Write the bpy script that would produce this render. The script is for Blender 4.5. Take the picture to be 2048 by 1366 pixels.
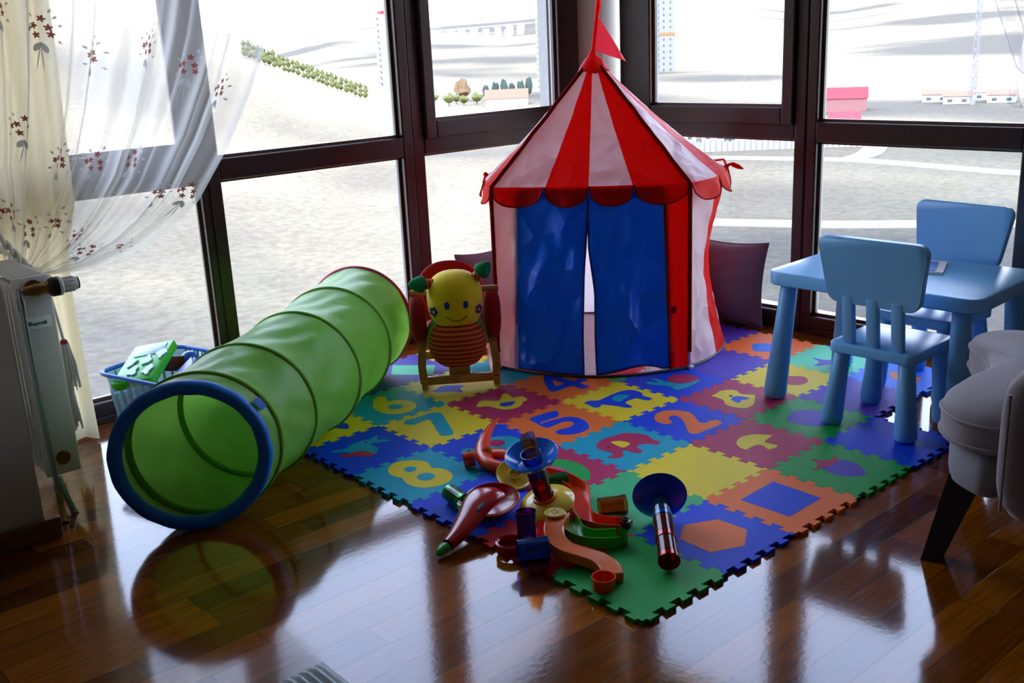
import bpy, bmesh, math, random
from math import sin, cos, pi, radians, sqrt, atan2, tan
from mathutils import Vector, Matrix, Euler
for o in list(bpy.data.objects): bpy.data.objects.remove(o, do_unlink=True)
scene = bpy.context.scene
COL = scene.collection
rnd = random.Random(7)

# ------------------------------------------------------------------ camera
cam_d = bpy.data.cameras.new('camera'); cam = bpy.data.objects.new('camera', cam_d); COL.objects.link(cam)
EYE = Vector((-1.6445, -1.4878, 1.3694))
_r = Vector((0.75017395, -0.65975756, -0.04426067)); _d = Vector((-0.21811993, -0.18371166, -0.95847468)); _f = Vector((0.62422972, 0.72867687, -0.28172198))
m = Matrix(((_r.x, -_d.x, -_f.x, EYE.x), (_r.y, -_d.y, -_f.y, EYE.y), (_r.z, -_d.z, -_f.z, EYE.z), (0, 0, 0, 1)))
cam.matrix_world = m
cam_d.sensor_width = 36.0; cam_d.lens = 36.0 * 2085.36 / 2048; cam_d.clip_end = 9000; cam_d.clip_start = 0.05
scene.camera = cam

# ------------------------------------------------------------------ sky, sun, exposure
world = bpy.data.worlds.new('sky'); scene.world = world; world.use_nodes = True
wn = world.node_tree; wn.nodes.clear()
tc = wn.nodes.new('ShaderNodeTexCoord'); sep = wn.nodes.new('ShaderNodeSeparateXYZ'); rmp = wn.nodes.new('ShaderNodeValToRGB')
noi = wn.nodes.new('ShaderNodeTexNoise'); noi.inputs['Scale'].default_value = 3.0; noi.inputs['Detail'].default_value = 5
nr = wn.nodes.new('ShaderNodeValToRGB'); mx = wn.nodes.new('ShaderNodeMix'); mx.data_type = 'RGBA'
bg = wn.nodes.new('ShaderNodeBackground'); wo = wn.nodes.new('ShaderNodeOutputWorld')
rmp.color_ramp.elements[0].position = 0.0; rmp.color_ramp.elements[0].color = (0.62, 0.66, 0.70, 1)
rmp.color_ramp.elements[1].position = 0.7; rmp.color_ramp.elements[1].color = (0.62, 0.80, 1.30, 1)
e = rmp.color_ramp.elements.new(0.12); e.color = (0.86, 0.97, 1.28, 1)
nr.color_ramp.elements[0].position = 0.42; nr.color_ramp.elements[1].position = 0.72
nr.color_ramp.elements[0].color = (0, 0, 0, 1); nr.color_ramp.elements[1].color = (0.35, 0.35, 0.35, 1)
wn.links.new(tc.outputs['Generated'], sep.inputs[0]); wn.links.new(sep.outputs['Z'], rmp.inputs[0])
wn.links.new(tc.outputs['Generated'], noi.inputs['Vector']); wn.links.new(noi.outputs[0], nr.inputs[0])
wn.links.new(nr.outputs[0], mx.inputs[0]); wn.links.new(rmp.outputs[0], mx.inputs[6]); mx.inputs[7].default_value = (1, 1, 1, 1)
wn.links.new(mx.outputs[2], bg.inputs[0]); bg.inputs[1].default_value = 1.9
wn.links.new(bg.outputs[0], wo.inputs[0])
sd = bpy.data.lights.new('sun', 'SUN'); sd.energy = 2.3; sd.angle = radians(0.6); sd.color = (1, 0.92, 0.78)
sun = bpy.data.objects.new('sun', sd); COL.objects.link(sun); sun.location = (-8, -9, 12)
sun.rotation_euler = (Vector((0.72, 0.42, -0.62))).to_track_quat('-Z', 'Y').to_euler()
vs = scene.view_settings; vs.view_transform = 'Standard'; vs.look = 'None'; vs.gamma = 1.0; vs.exposure = 1.9; vs.use_curve_mapping = False

# ------------------------------------------------------------------ helpers
def lin(c):
    c = c / 255.0
    return c / 12.92 if c <= 0.04045 else ((c + 0.055) / 1.055) ** 2.4
def rgb(r, g, b): return (lin(r), lin(g), lin(b), 1.0)
MATS = {}
def nmat(name):
    mt = bpy.data.materials.new(name); mt.use_nodes = True
    nt = mt.node_tree; nt.nodes.clear(); out = nt.nodes.new('ShaderNodeOutputMaterial')
    MATS[name] = mt
    return mt, nt, out
def mat(name, col, rough=0.5, spec=0.5, bump=0.0, bscale=40.0, var=0.0, vscale=6.0, transl=0.0, metal=0.0, sheen=0.0, bdist=0.002, stretch=None):
    """procedural principled material with noise colour variation, bump and optional translucency (thin cloth)"""
    mt, nt, out = nmat(name)
    p = nt.nodes.new('ShaderNodeBsdfPrincipled')
    p.inputs['Base Color'].default_value = col; p.inputs['Roughness'].default_value = rough
    p.inputs['Specular IOR Level'].default_value = spec; p.inputs['Metallic'].default_value = metal
    if sheen: p.inputs['Sheen Weight'].default_value = sheen
    tcn = nt.nodes.new('ShaderNodeTexCoord'); vec = tcn.outputs['Object']
    if stretch:
        mp = nt.nodes.new('ShaderNodeMapping'); mp.inputs['Scale'].default_value = stretch; nt.links.new(vec, mp.inputs[0]); vec = mp.outputs[0]
    if var:
        n = nt.nodes.new('ShaderNodeTexNoise'); n.inputs['Scale'].default_value = vscale; n.inputs['Detail'].default_value = 5; nt.links.new(vec, n.inputs['Vector'])
        mr = nt.nodes.new('ShaderNodeMapRange'); mr.inputs[3].default_value = 1 - var; mr.inputs[4].default_value = 1 + var; mr.inputs[1].default_value = 0.3; mr.inputs[2].default_value = 0.7
        nt.links.new(n.outputs[0], mr.inputs[0])
        mm = nt.nodes.new('ShaderNodeMix'); mm.data_type = 'RGBA'; mm.blend_type = 'MULTIPLY'; mm.inputs[0].default_value = 1
        mm.inputs[6].default_value = col; nt.links.new(mr.outputs[0], mm.inputs[7]); nt.links.new(mm.outputs[2], p.inputs['Base Color'])
    if bump:
        n = nt.nodes.new('ShaderNodeTexNoise'); n.inputs['Scale'].default_value = bscale; n.inputs['Detail'].default_value = 4; nt.links.new(vec, n.inputs['Vector'])
        b = nt.nodes.new('ShaderNodeBump'); b.inputs['Strength'].default_value = bump; b.inputs['Distance'].default_value = bdist
        nt.links.new(n.outputs[0], b.inputs['Height']); nt.links.new(b.outputs[0], p.inputs['Normal'])
    if transl:
        t = nt.nodes.new('ShaderNodeBsdfTranslucent'); t.inputs[0].default_value = col
        ms = nt.nodes.new('ShaderNodeMixShader'); ms.inputs[0].default_value = transl
        nt.links.new(p.outputs[0], ms.inputs[1]); nt.links.new(t.outputs[0], ms.inputs[2]); nt.links.new(ms.outputs[0], out.inputs[0])
    else:
        nt.links.new(p.outputs[0], out.inputs[0])
    return mt
def clear_plastic(name, col, body=0.25, rough=0.05):
    """see-through tinted plastic: colour-filtering transparency, a little diffuse body, fresnel gloss"""
    mt, nt, out = nmat(name)
    t = nt.nodes.new('ShaderNodeBsdfTransparent'); t.inputs[0].default_value = col
    d = nt.nodes.new('ShaderNodeBsdfDiffuse'); d.inputs[0].default_value = col
    m1 = nt.nodes.new('ShaderNodeMixShader'); m1.inputs[0].default_value = body
    g = nt.nodes.new('ShaderNodeBsdfGlossy'); g.inputs['Roughness'].default_value = rough
    fr = nt.nodes.new('ShaderNodeFresnel'); fr.inputs[0].default_value = 1.45
    m2 = nt.nodes.new('ShaderNodeMixShader')
    nt.links.new(t.outputs[0], m1.inputs[1]); nt.links.new(d.outputs[0], m1.inputs[2])
    nt.links.new(fr.outputs[0], m2.inputs[0]); nt.links.new(m1.outputs[0], m2.inputs[1]); nt.links.new(g.outputs[0], m2.inputs[2])
    nt.links.new(m2.outputs[0], out.inputs[0])
    return mt

ROOT = {}
def tag(o, label=None, cat=None, group=None, kind=None):
    if label: o['label'] = label
    if cat: o['category'] = cat
    if group: o['group'] = group
    if kind: o['kind'] = kind
    return o
def thing(name, label, cat, loc=(0, 0, 0), rz=0.0, group=None, mtx=None):
    o = bpy.data.objects.new(name, None); COL.objects.link(o); o.empty_display_size = 0.05
    M = mtx if mtx is not None else Matrix.Translation(Vector(loc)) @ Matrix.Rotation(rz, 4, 'Z')
    o.matrix_world = M; ROOT[o] = M.copy()
    return tag(o, label, cat, group)
def obj(name, bm, mats, parent=None, smooth=True, local=False, angle=40):
    """link a bmesh as one mesh object; world coordinates unless local (then in the parent's frame)"""
    if parent is not None:
        M = ROOT[parent]
        if not local: bm.transform(M.inverted())
    bmesh.ops.recalc_face_normals(bm, faces=bm.faces)
    me = bpy.data.meshes.new(name); bm.to_mesh(me); bm.free()
    if not isinstance(mats, (list, tuple)): mats = [mats]
    for mt in mats: me.materials.append(mt)
    if smooth:
        me.shade_smooth()
        try: me.set_sharp_from_angle(angle=radians(angle))
        except Exception: pass
    o = bpy.data.objects.new(name, me); COL.objects.link(o)
    if parent is not None:
        o.parent = parent
        ROOT[o] = ROOT[parent]
    else:
        ROOT[o] = Matrix.Identity(4)
    return o
def struct(name, bm, mats, parent=None, smooth=False):
    o = obj(name, bm, mats, parent, smooth)
    if parent is None: o['kind'] = 'structure'
    return o
def own_origin(o):
    """move a single-mesh thing's origin to the bottom centre of its mesh"""
    vs_ = [v.co for v in o.data.vertices]
    c = Vector(((min(v.x for v in vs_) + max(v.x for v in vs_)) / 2, (min(v.y for v in vs_) + max(v.y for v in vs_)) / 2, min(v.z for v in vs_)))
    o.data.transform(Matrix.Translation(-c)); o.location = c
    ROOT[o] = Matrix.Translation(c)
    return o
BM = bmesh.new
def fmat(bm, n0, mi):
    bm.faces.ensure_lookup_table()
    for f in bm.faces[n0:]: f.material_index = mi
def add_box(bm, c, s, M=None, bev=0.0, seg=2, mi=0):
    b2 = BM(); bmesh.ops.create_cube(b2, size=1.0)
    bmesh.ops.scale(b2, vec=Vector(s), verts=b2.verts)
    if bev: bmesh.ops.bevel(b2, geom=list(b2.edges), offset=bev, segments=seg, profile=0.5, affect='EDGES')
    b2.transform(Matrix.Translation(Vector(c)))
    if M is not None: b2.transform(M)
    merge(bm, b2, mi)
def merge(bm, b2, mi=None):
    vm = {}
    for v in b2.verts: vm[v] = bm.verts.new(v.co)
    for f in b2.faces:
        try:
            nf = bm.faces.new([vm[v] for v in f.verts]); nf.material_index = f.material_index if mi is None else mi
        except ValueError: pass
    b2.free()
def axm(origin, axis, up=(0, 0, 1)):
    z = Vector(axis).normalized(); u = Vector(up)
    if abs(z.dot(u)) > 0.98: u = Vector((1, 0, 0))
    x = u.cross(z).normalized(); y = z.cross(x)
    o = Vector(origin)
    return Matrix(((x.x, y.x, z.x, o.x), (x.y, y.y, z.y, o.y), (x.z, y.z, z.z, o.z), (0, 0, 0, 1)))
def add_lathe(bm, prof, M=None, n=40, close=False, mi=0, sx=1.0, sy=1.0, caps=True):
    """revolve (r, z) profile about z; caps close ends where r > 0"""
    rings = []
    for r, z in prof:
        if r < 1e-6: rings.append([bm.verts.new((0, 0, z))])
        else: rings.append([bm.verts.new((r * cos(2 * pi * k / n) * sx, r * sin(2 * pi * k / n) * sy, z)) for k in range(n)])
    allv = [v for rg in rings for v in rg]
    pairs = list(zip(rings, rings[1:])) + ([(rings[-1], rings[0])] if close else [])
    for a, b in pairs:
        if len(a) == 1 and len(b) == 1: continue
        for k in range(n):
            k2 = (k + 1) % n
            if len(a) == 1: f = bm.faces.new((a[0], b[k], b[k2]))
            elif len(b) == 1: f = bm.faces.new((a[k], a[k2], b[0]))
            else: f = bm.faces.new((a[k], a[k2], b[k2], b[k]))
            f.material_index = mi
    if not close and caps:
        for rg in (rings[0], rings[-1]):
            if len(rg) > 2:
                f = bm.faces.new(rg); f.material_index = mi
    if M is not None:
        for v in allv: v.co = M @ v.co
def add_tube(bm, pts, r, n=10, mi=0, closed=False, caps=True):
    """sweep a circle (radius r or list of radii) along points"""
    pts = [Vector(p) for p in pts]; N = len(pts)
    rs = r if isinstance(r, (list, tuple)) else [r] * N
    rings = []; prev = None
    for i, p in enumerate(pts):
        a = pts[(i - 1) % N] if (closed or i > 0) else pts[i]; b = pts[(i + 1) % N] if (closed or i < N - 1) else pts[i]
        t = (b - a)
        t = t.normalized() if t.length > 1e-9 else Vector((0, 0, 1))
        if prev is None:
            u = Vector((0, 0, 1)) if abs(t.z) < 0.9 else Vector((1, 0, 0))
            x = (u - t * u.dot(t)).normalized()
        else: x = (prev - t * prev.dot(t)).normalized()
        prev = x; y = t.cross(x)
        rings.append([bm.verts.new(p + (x * cos(2 * pi * k / n) + y * sin(2 * pi * k / n)) * rs[i]) for k in range(n)])
    pr = list(zip(rings, rings[1:])) + ([(rings[-1], rings[0])] if closed else [])
    for a, b in pr:
        for k in range(n):
            f = bm.faces.new((a[k], a[(k + 1) % n], b[(k + 1) % n], b[k])); f.material_index = mi
    if not closed and caps:
        for rg in (rings[0], rings[-1]):
            f = bm.faces.new(rg); f.material_index = mi
def add_prism(bm, poly, z0, z1, M=None, mi=0):
    """extrude a 2-D polygon; top and bottom triangulated so that concave outlines fill cleanly"""
    n = len(poly)
    a = [bm.verts.new((x, y, z0)) for x, y in poly]; b = [bm.verts.new((x, y, z1)) for x, y in poly]
    fs = []
    for k in range(n): fs.append(bm.faces.new((a[k], a[(k + 1) % n], b[(k + 1) % n], b[k])))
    t = bm.faces.new(b); u = bm.faces.new(a[::-1]); t.normal_update(); u.normal_update()
    r = bmesh.ops.triangulate(bm, faces=[t, u], ngon_method='EAR_CLIP')
    for f in fs + r['faces']: f.material_index = mi
    if M is not None:
        for v in a + b: v.co = M @ v.co
def add_grid(bm, nu, nv, fn, cu=False, mi=0):
    """fn(u, v) -> point (or (point, material)); u closed if cu"""
    V = []
    for i in range(nu if cu else nu + 1):
        V.append([bm.verts.new(fn(i / nu, j / nv)) for j in range(nv + 1)])
    for i in range(nu):
        i2 = (i + 1) % nu if cu else i + 1
        for j in range(nv):
            f = bm.faces.new((V[i][j], V[i2][j], V[i2][j + 1], V[i][j + 1]))
            f.material_index = mi(i, j) if callable(mi) else mi
    return V
def crom(pts, m=4, closed=True):
    """Catmull-Rom resampling of 2-D or 3-D points"""
    n = len(pts); out = []
    P = [Vector(p) if len(p) == 3 else Vector((p[0], p[1], 0)) for p in pts]
    for i in range(n if closed else n - 1):
        if closed: p0, p1, p2, p3 = P[(i - 1) % n], P[i], P[(i + 1) % n], P[(i + 2) % n]
        else: p0, p1, p2, p3 = P[max(i - 1, 0)], P[i], P[i + 1], P[min(i + 2, n - 1)]
        for k in range(m):
            t = k / m
            out.append(0.5 * ((2 * p1) + (p2 - p0) * t + (2 * p0 - 5 * p1 + 4 * p2 - p3) * t * t + (3 * p1 - p0 - 3 * p2 + p3) * t ** 3))
    if not closed: out.append(P[-1])
    if len(pts[0]) == 2: return [(v.x, v.y) for v in out]
    return out
def interp(xs, ys, x):
    if x <= xs[0]: return ys[0]
    for k in range(len(xs) - 1):
        if x <= xs[k + 1]:
            t = (x - xs[k]) / (xs[k + 1] - xs[k]); return ys[k] + (ys[k + 1] - ys[k]) * t
    return ys[-1]
def smooth(t): t = max(0, min(1, t)); return t * t * (3 - 2 * t)
def rrect(w, h, r, n=6):
    out = []
    for cx, cy, a0 in ((w / 2 - r, h / 2 - r, 0), (-w / 2 + r, h / 2 - r, 90), (-w / 2 + r, -h / 2 + r, 180), (w / 2 - r, -h / 2 + r, 270)):
        for k in range(n + 1):
            a = radians(a0 + 90 * k / n); out.append((cx + r * cos(a), cy + r * sin(a)))
    return out
def copy_tree(o, parent=None):
    c = o.copy(); COL.objects.link(c); c.parent = parent
    for ch in list(o.children): copy_tree(ch, c)
    return c

# ------------------------------------------------------------------ materials of the room
def floor_material():
    mt, nt, out = nmat('parquet')
    N = nt.nodes.new; L = nt.links.new
    def math_(op, a, b=None, c=None):
        n = N('ShaderNodeMath'); n.operation = op
        for k, v in enumerate((a, b, c)):
            if v is None: continue
            if isinstance(v, (int, float)): n.inputs[k].default_value = v
            else: L(v, n.inputs[k])
        return n.outputs[0]
    tcn = N('ShaderNodeTexCoord'); sp = N('ShaderNodeSeparateXYZ'); L(tcn.outputs['Object'], sp.inputs[0])
    W, LEN = 0.093, 0.46
    yy = math_('DIVIDE', sp.outputs['Y'], W); row = math_('FLOOR', yy)
    w1 = N('ShaderNodeTexWhiteNoise'); w1.noise_dimensions = '1D'; L(row, w1.inputs['W'])
    xx = math_('ADD', math_('DIVIDE', sp.outputs['X'], LEN), math_('MULTIPLY', w1.outputs['Value'], 7.0)); colm = math_('FLOOR', xx)
    cb = N('ShaderNodeCombineXYZ'); L(row, cb.inputs[0]); L(colm, cb.inputs[1])
    w2 = N('ShaderNodeTexWhiteNoise'); w2.noise_dimensions = '2D'; L(cb.outputs[0], w2.inputs['Vector'])
    rp = N('ShaderNodeValToRGB'); L(w2.outputs['Value'], rp.inputs[0])
    rp.color_ramp.elements[0].color = rgb(90, 40, 4); rp.color_ramp.elements[1].color = rgb(158, 86, 10)
    e = rp.color_ramp.elements.new(0.5); e.color = rgb(122, 62, 6)
    mp = N('ShaderNodeMapping'); mp.inputs['Scale'].default_value = (3, 45, 1); L(tcn.outputs['Object'], mp.inputs[0])
    ofs = N('ShaderNodeVectorMath'); ofs.operation = 'ADD'; L(mp.outputs[0], ofs.inputs[0]); L(w2.outputs['Color'], ofs.inputs[1])
    ng = N('ShaderNodeTexNoise'); ng.inputs['Scale'].default_value = 2.0; ng.inputs['Detail'].default_value = 6; ng.inputs['Distortion'].default_value = 0.6; L(ofs.outputs[0], ng.inputs['Vector'])
    gr = N('ShaderNodeMapRange'); gr.inputs[1].default_value = 0.3; gr.inputs[2].default_value = 0.7; gr.inputs[3].default_value = 0.68; gr.inputs[4].default_value = 1.25; L(ng.outputs[0], gr.inputs[0])
    mm = N('ShaderNodeMix'); mm.data_type = 'RGBA'; mm.blend_type = 'MULTIPLY'; mm.inputs[0].default_value = 1; L(rp.outputs[0], mm.inputs[6]); L(gr.outputs[0], mm.inputs[7])
    fy = math_('ABSOLUTE', math_('SUBTRACT', math_('FRACT', yy), 0.5)); gy = math_('GREATER_THAN', fy, 0.488)
    fx = math_('ABSOLUTE', math_('SUBTRACT', math_('FRACT', xx), 0.5)); gx = math_('GREATER_THAN', fx, 0.4975)
    gap = math_('MAXIMUM', gy, gx)
    m2 = N('ShaderNodeMix'); m2.data_type = 'RGBA'; L(math_('MULTIPLY', gap, 0.75), m2.inputs[0]); L(mm.outputs[2], m2.inputs[6]); m2.inputs[7].default_value = rgb(28, 12, 6)
    p = N('ShaderNodeBsdfPrincipled'); L(m2.outputs[2], p.inputs['Base Color']); p.inputs['Roughness'].default_value = 0.09
    p.inputs['IOR'].default_value = 1.48
    n1 = N('ShaderNodeTexNoise'); n1.inputs['Scale'].default_value = 60; n1.inputs['Detail'].default_value = 3; L(tcn.outputs['Object'], n1.inputs['Vector'])
    hgt = math_('SUBTRACT', math_('ADD', math_('MULTIPLY', n1.outputs[0], 0.28), math_('MULTIPLY', w2.outputs['Value'], 0.12)), math_('MULTIPLY', gap, 0.8))
    b = N('ShaderNodeBump'); b.inputs['Strength'].default_value = 0.16; b.inputs['Distance'].default_value = 0.002; L(hgt, b.inputs['Height']); L(b.outputs[0], p.inputs['Normal'])
    L(p.outputs[0], out.inputs[0])
    return mt
M_FLOOR = floor_material()
M_WALL = mat('wall_paint', rgb(190, 180, 165), 0.8, bump=0.15, bscale=120)
M_PILLAR = mat('pillar_paint', rgb(226, 222, 208), 0.75, bump=0.1, bscale=120)
M_CEIL = mat('ceiling_paint', rgb(205, 198, 186), 0.9)
M_FRAME = mat('dark_frame_wood', rgb(46, 20, 14), 0.32, bump=0.25, bscale=30, var=0.3, vscale=5, stretch=(10, 10, 1.2))
M_RAIL = mat('dark_rail_wood', rgb(46, 20, 14), 0.32, bump=0.25, bscale=30, var=0.3, vscale=5, stretch=(1.2, 10, 10))
M_BEAD = mat('glazing_bead', rgb(96, 62, 42), 0.35)
M_SEAL = mat('grey_seal', rgb(120, 130, 140), 0.35)
M_BASE = mat('oak_baseboard', rgb(120, 78, 44), 0.4, bump=0.3, bscale=20, var=0.25, vscale=8, stretch=(2, 10, 10))
M_PLASTER = mat('outside_plaster', rgb(140, 139, 138), 0.95, bump=0.6, bscale=60, bdist=0.01)
def glass_material():
    mt, nt, out = nmat('window_glass')
    t = nt.nodes.new('ShaderNodeBsdfTransparent'); t.inputs[0].default_value = (0.97, 0.985, 0.98, 1)
    g = nt.nodes.new('ShaderNodeBsdfGlossy'); g.inputs['Roughness'].default_value = 0.01
    fr = nt.nodes.new('ShaderNodeFresnel'); fr.inputs[0].default_value = 1.3
    ms = nt.nodes.new('ShaderNodeMixShader'); nt.links.new(fr.outputs[0], ms.inputs[0]); nt.links.new(t.outputs[0], ms.inputs[1]); nt.links.new(g.outputs[0], ms.inputs[2])
    nt.links.new(ms.outputs[0], out.inputs[0]); return mt
M_GLASS = glass_material()

# ------------------------------------------------------------------ room shell
XL, YB, H = -4.4, -4.2, 2.75
aL, aR = radians(-1.5), radians(94)
OL = Vector((0.27, 2.42, 0)); dL = Vector((cos(aL), sin(aL), 0)); nL = Vector((-dL.y, dL.x, 0))
OR_ = Vector((2.355, 1.208, 0)); dR = Vector((cos(aR), sin(aR), 0)); nR = Vector((dR.y, -dR.x, 0))
def LP(t, z, o): return OL + dL * t + nL * o + Vector((0, 0, z))
def RP(t, z, o): return OR_ + dR * t + nR * o + Vector((0, 0, z))
def wbox(bm, P, t0, t1, z0, z1, o0, o1, mi=0, bev=0.0):
    b2 = BM(); v = [b2.verts.new(P(t, z, o)) for t in (t0, t1) for z in (z0, z1) for o in (o0, o1)]
    for q in ((0, 1, 3, 2), (4, 6, 7, 5), (0, 4, 5, 1), (2, 3, 7, 6), (0, 2, 6, 4), (1, 5, 7, 3)): b2.faces.new([v[k] for k in q])
    bmesh.ops.recalc_face_normals(b2, faces=b2.faces)
    if bev: bmesh.ops.bevel(b2, geom=list(b2.edges), offset=bev, segments=2, profile=0.5, affect='EDGES')
    merge(bm, b2, mi)
bm = BM(); add_box(bm, ((XL + 2.75) / 2, (YB + 2.75) / 2, -0.1), (2.75 - XL, 2.75 - YB, 0.2)); struct('floor', bm, M_FLOOR)
bm = BM(); add_box(bm, ((XL + 2.9) / 2, (YB + 2.9) / 2, H + 0.1), (2.9 - XL + 0.4, 2.9 - YB + 0.4, 0.2)); struct('ceiling', bm, M_CEIL)
bm = BM(); add_box(bm, (XL - 0.1, (YB + 2.6) / 2, H / 2), (0.2, 2.6 - YB + 0.4, H)); struct('wall_back', bm, M_WALL)
bm = BM(); add_box(bm, ((XL + 2.9) / 2, YB - 0.1, H / 2), (2.9 - XL + 0.4, 0.2, H)); struct('wall_front', bm, M_WALL)
bm = BM(); add_box(bm, ((XL - 0.873) / 2, 2.08, H / 2), (-0.873 - XL, 1.02, H)); struct('wall_left', bm, M_WALL)
bm = BM(); wbox(bm, RP, -5.4, -1.06, 0, H, 0.0, 0.25); struct('wall_right', bm, M_WALL)
bm = BM(); add_box(bm, ((XL - 0.86) / 2 + 0.012, 1.556, 0.032), (-0.83 - XL, 0.022, 0.064), bev=0.006); struct('baseboard_left', bm, M_BASE)
# white corner pillar and the plastered pier outside it
bm = BM()
pp = [(2.20, 2.217), (2.32, 2.217), (2.42, 2.30), (2.42, 2.60), (2.20, 2.60)]
add_prism(bm, pp, 0, H); struct('wall_corner', bm, M_PILLAR)
bm = BM(); wbox(bm, LP, 1.80, 2.13, -0.6, 3.2, 0.10, 0.17); struct('trim_5', bm, M_PLASTER)
# headers above the glazing
bm = BM(); wbox(bm, LP, -1.2, 1.96, 2.36, H, 0.0, 0.22); struct('trim_6', bm, M_WALL)
bm = BM(); wbox(bm, RP, -1.08, 1.0, 2.36, H, 0.0, 0.22); struct('trim_7', bm, M_WALL)
# posts between the windows
bm = BM(); wbox(bm, LP, -0.138, -0.05, 0, 2.36, 0, 0.075, bev=0.006); wbox(bm, LP, -0.105, -0.08, 0, 2.36, -0.006, 0.0); struct('trim_1', bm, M_FRAME)
bm = BM(); wbox(bm, LP, 0.828, 0.882, 0, 2.36, 0, 0.075, bev=0.006); wbox(bm, LP, 0.882, 0.946, 0, 2.36, 0.004, 0.075, bev=0.006); struct('trim_2', bm, M_FRAME)
bm = BM(); wbox(bm, RP, -0.105, -0.055, 0, 2.36, 0.004, 0.075, bev=0.006); wbox(bm, RP, -0.055, 0.0, 0, 2.36, 0, 0.075, bev=0.006); struct('trim_3', bm, M_FRAME)
bm = BM(); wbox(bm, RP, -1.062, -0.965, 0, 2.36, 0, 0.075, bev=0.006); struct('trim_4', bm, M_FRAME)
def window(n, P, t0, t1, sash, zlo=0.865, lo_t1=None, sill=0.08):
    """fixed lower light, transom, and above it a fixed light or an opening sash (sash = glass limits)"""
    r = thing('window_%d' % n, None, None, tuple(P((t0 + t1) / 2, 0, 0))); r['kind'] = 'structure'
    bm = BM(); wbox(bm, P, t0, t1, zlo, 0.95, 0.0, 0.075, bev=0.005); obj('transom', bm, M_RAIL, r, smooth=False)
    bm = BM(); wbox(bm, P, t0, t1, 0, sill, 0.0, 0.075, bev=0.005); wbox(bm, P, t0, t1, 0, 0.028, -0.012, 0.0, bev=0.003); obj('bottom_rail', bm, M_RAIL, r, smooth=False)
    bm = BM(); wbox(bm, P, t0, t1, 2.28, 2.36, 0.0, 0.075); obj('head_rail', bm, M_RAIL, r, smooth=False)
    def glaze(a, b, z0, z1, off, nm):
        bm = BM()
        for q in ((a, a + 0.012, z0, z1), (b - 0.012, b, z0, z1), (a, b, z0, z0 + 0.012), (a, b, z1 - 0.012, z1)): wbox(bm, P, q[0], q[1], q[2], q[3], off - 0.014, off)
        o = obj('glazing_bead', bm, M_BEAD, r, smooth=False)
        bm = BM()
        for q in ((a, a + 0.008, z0, z1), (b - 0.008, b, z0, z1), (a, b, z0, z0 + 0.008), (a, b, z1 - 0.008, z1)): wbox(bm, P, q[0], q[1], q[2], q[3], off + 0.006, off + 0.016)
        obj('seal', bm, M_SEAL, r, smooth=False)
        bm = BM(); wbox(bm, P, a, b, z0, z1, off, off + 0.006); obj(nm, bm, M_GLASS, r, smooth=False)
    glaze(t0, t1 if lo_t1 is None else lo_t1, sill, zlo, 0.05, 'pane')
    if sash:
        a, b = sash
        bm = BM()
        for q in ((t0, a, 0.935, 2.28), (b, t1, 0.935, 2.28), (a, b, 0.935, 1.012), (a, b, 2.22, 2.28)): wbox(bm, P, q[0], q[1], q[2], q[3], -0.022, 0.045, bev=0.006)
        obj('sash', bm, M_RAIL, r, smooth=False)
        glaze(a, b, 1.012, 2.22, 0.02, 'sash_pane')
    else: glaze(t0, t1, 0.95, 2.28, 0.05, 'pane')
    return r
window(1, LP, -1.14, -0.138, (-1.08, -0.20))
window(2, LP, -0.05, 0.828, None)
window(3, LP, 0.946, 1.90, (1.003, 1.765))
window(4, RP, 0.0, 0.96, (0.056, 0.775), zlo=0.872, sill=0.084)
window(5, RP, -0.965, -0.105, None)
# ------------------------------------------------------------------ landscape outside
def el_ridge(a): return interp([-20, 10, 24, 27.8, 29.6, 32, 34.6, 37, 40, 47, 52.8, 55.8, 58, 60, 63, 70, 120], [1.0, 1.3, 1.1, 0.74, 0.64, 0.4, 0.55, 0.9, 1.18, 0.9, 0.49, 0.64, 0.54, 0.1, -0.4, -0.6, -0.6], a)
def el_hill(a): return interp([-20, 50, 54, 56, 59.8, 62, 62.7, 66.3, 70, 80, 120], [-4, -3.6, -3.1, -2.5, -1.05, 0.2, 0.67, 1.37, 2.56, 4.0, 5.0], a)
def orgb(r, g, b, k=0.42): return (lin(r) * k, lin(g) * k, lin(b) * k, 1.0)   # outdoor colours darkened to keep them from overexposing beside the dim interior
def ground(a, r):
    z = -26.0
    w = smooth((r - 480) / 1500.0)
    z = z + w * (2000 * tan(radians(el_ridge(a))) + 26) * (1 if r < 2000 else 1)
    zh = 430 * tan(radians(el_hill(a))) + 26
    if zh > 0:
        q = smooth((r - 120) / 310.0) if r < 430 else smooth((760 - r) / 330.0)
        z = max(z, -26 + zh * q) if r < 430 else max(z, -26 + zh * q)
    z += 1.6 * sin(a * 0.21 + r * 0.011) * smooth((r - 300) / 300) + (2.0 * sin(a * 0.45 + 2)) * smooth((r - 700) / 600)
    z += 0.25 * sin(a * 0.9 + r * 0.05) * smooth((r - 90) / 60) * smooth((a - 48) / 6)
    return z
def GP(a, r, dz=0.0):
    return Vector((EYE.x + r * cos(radians(a)), EYE.y + r * sin(radians(a)), EYE.z + ground(a, r) + dz))
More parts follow.
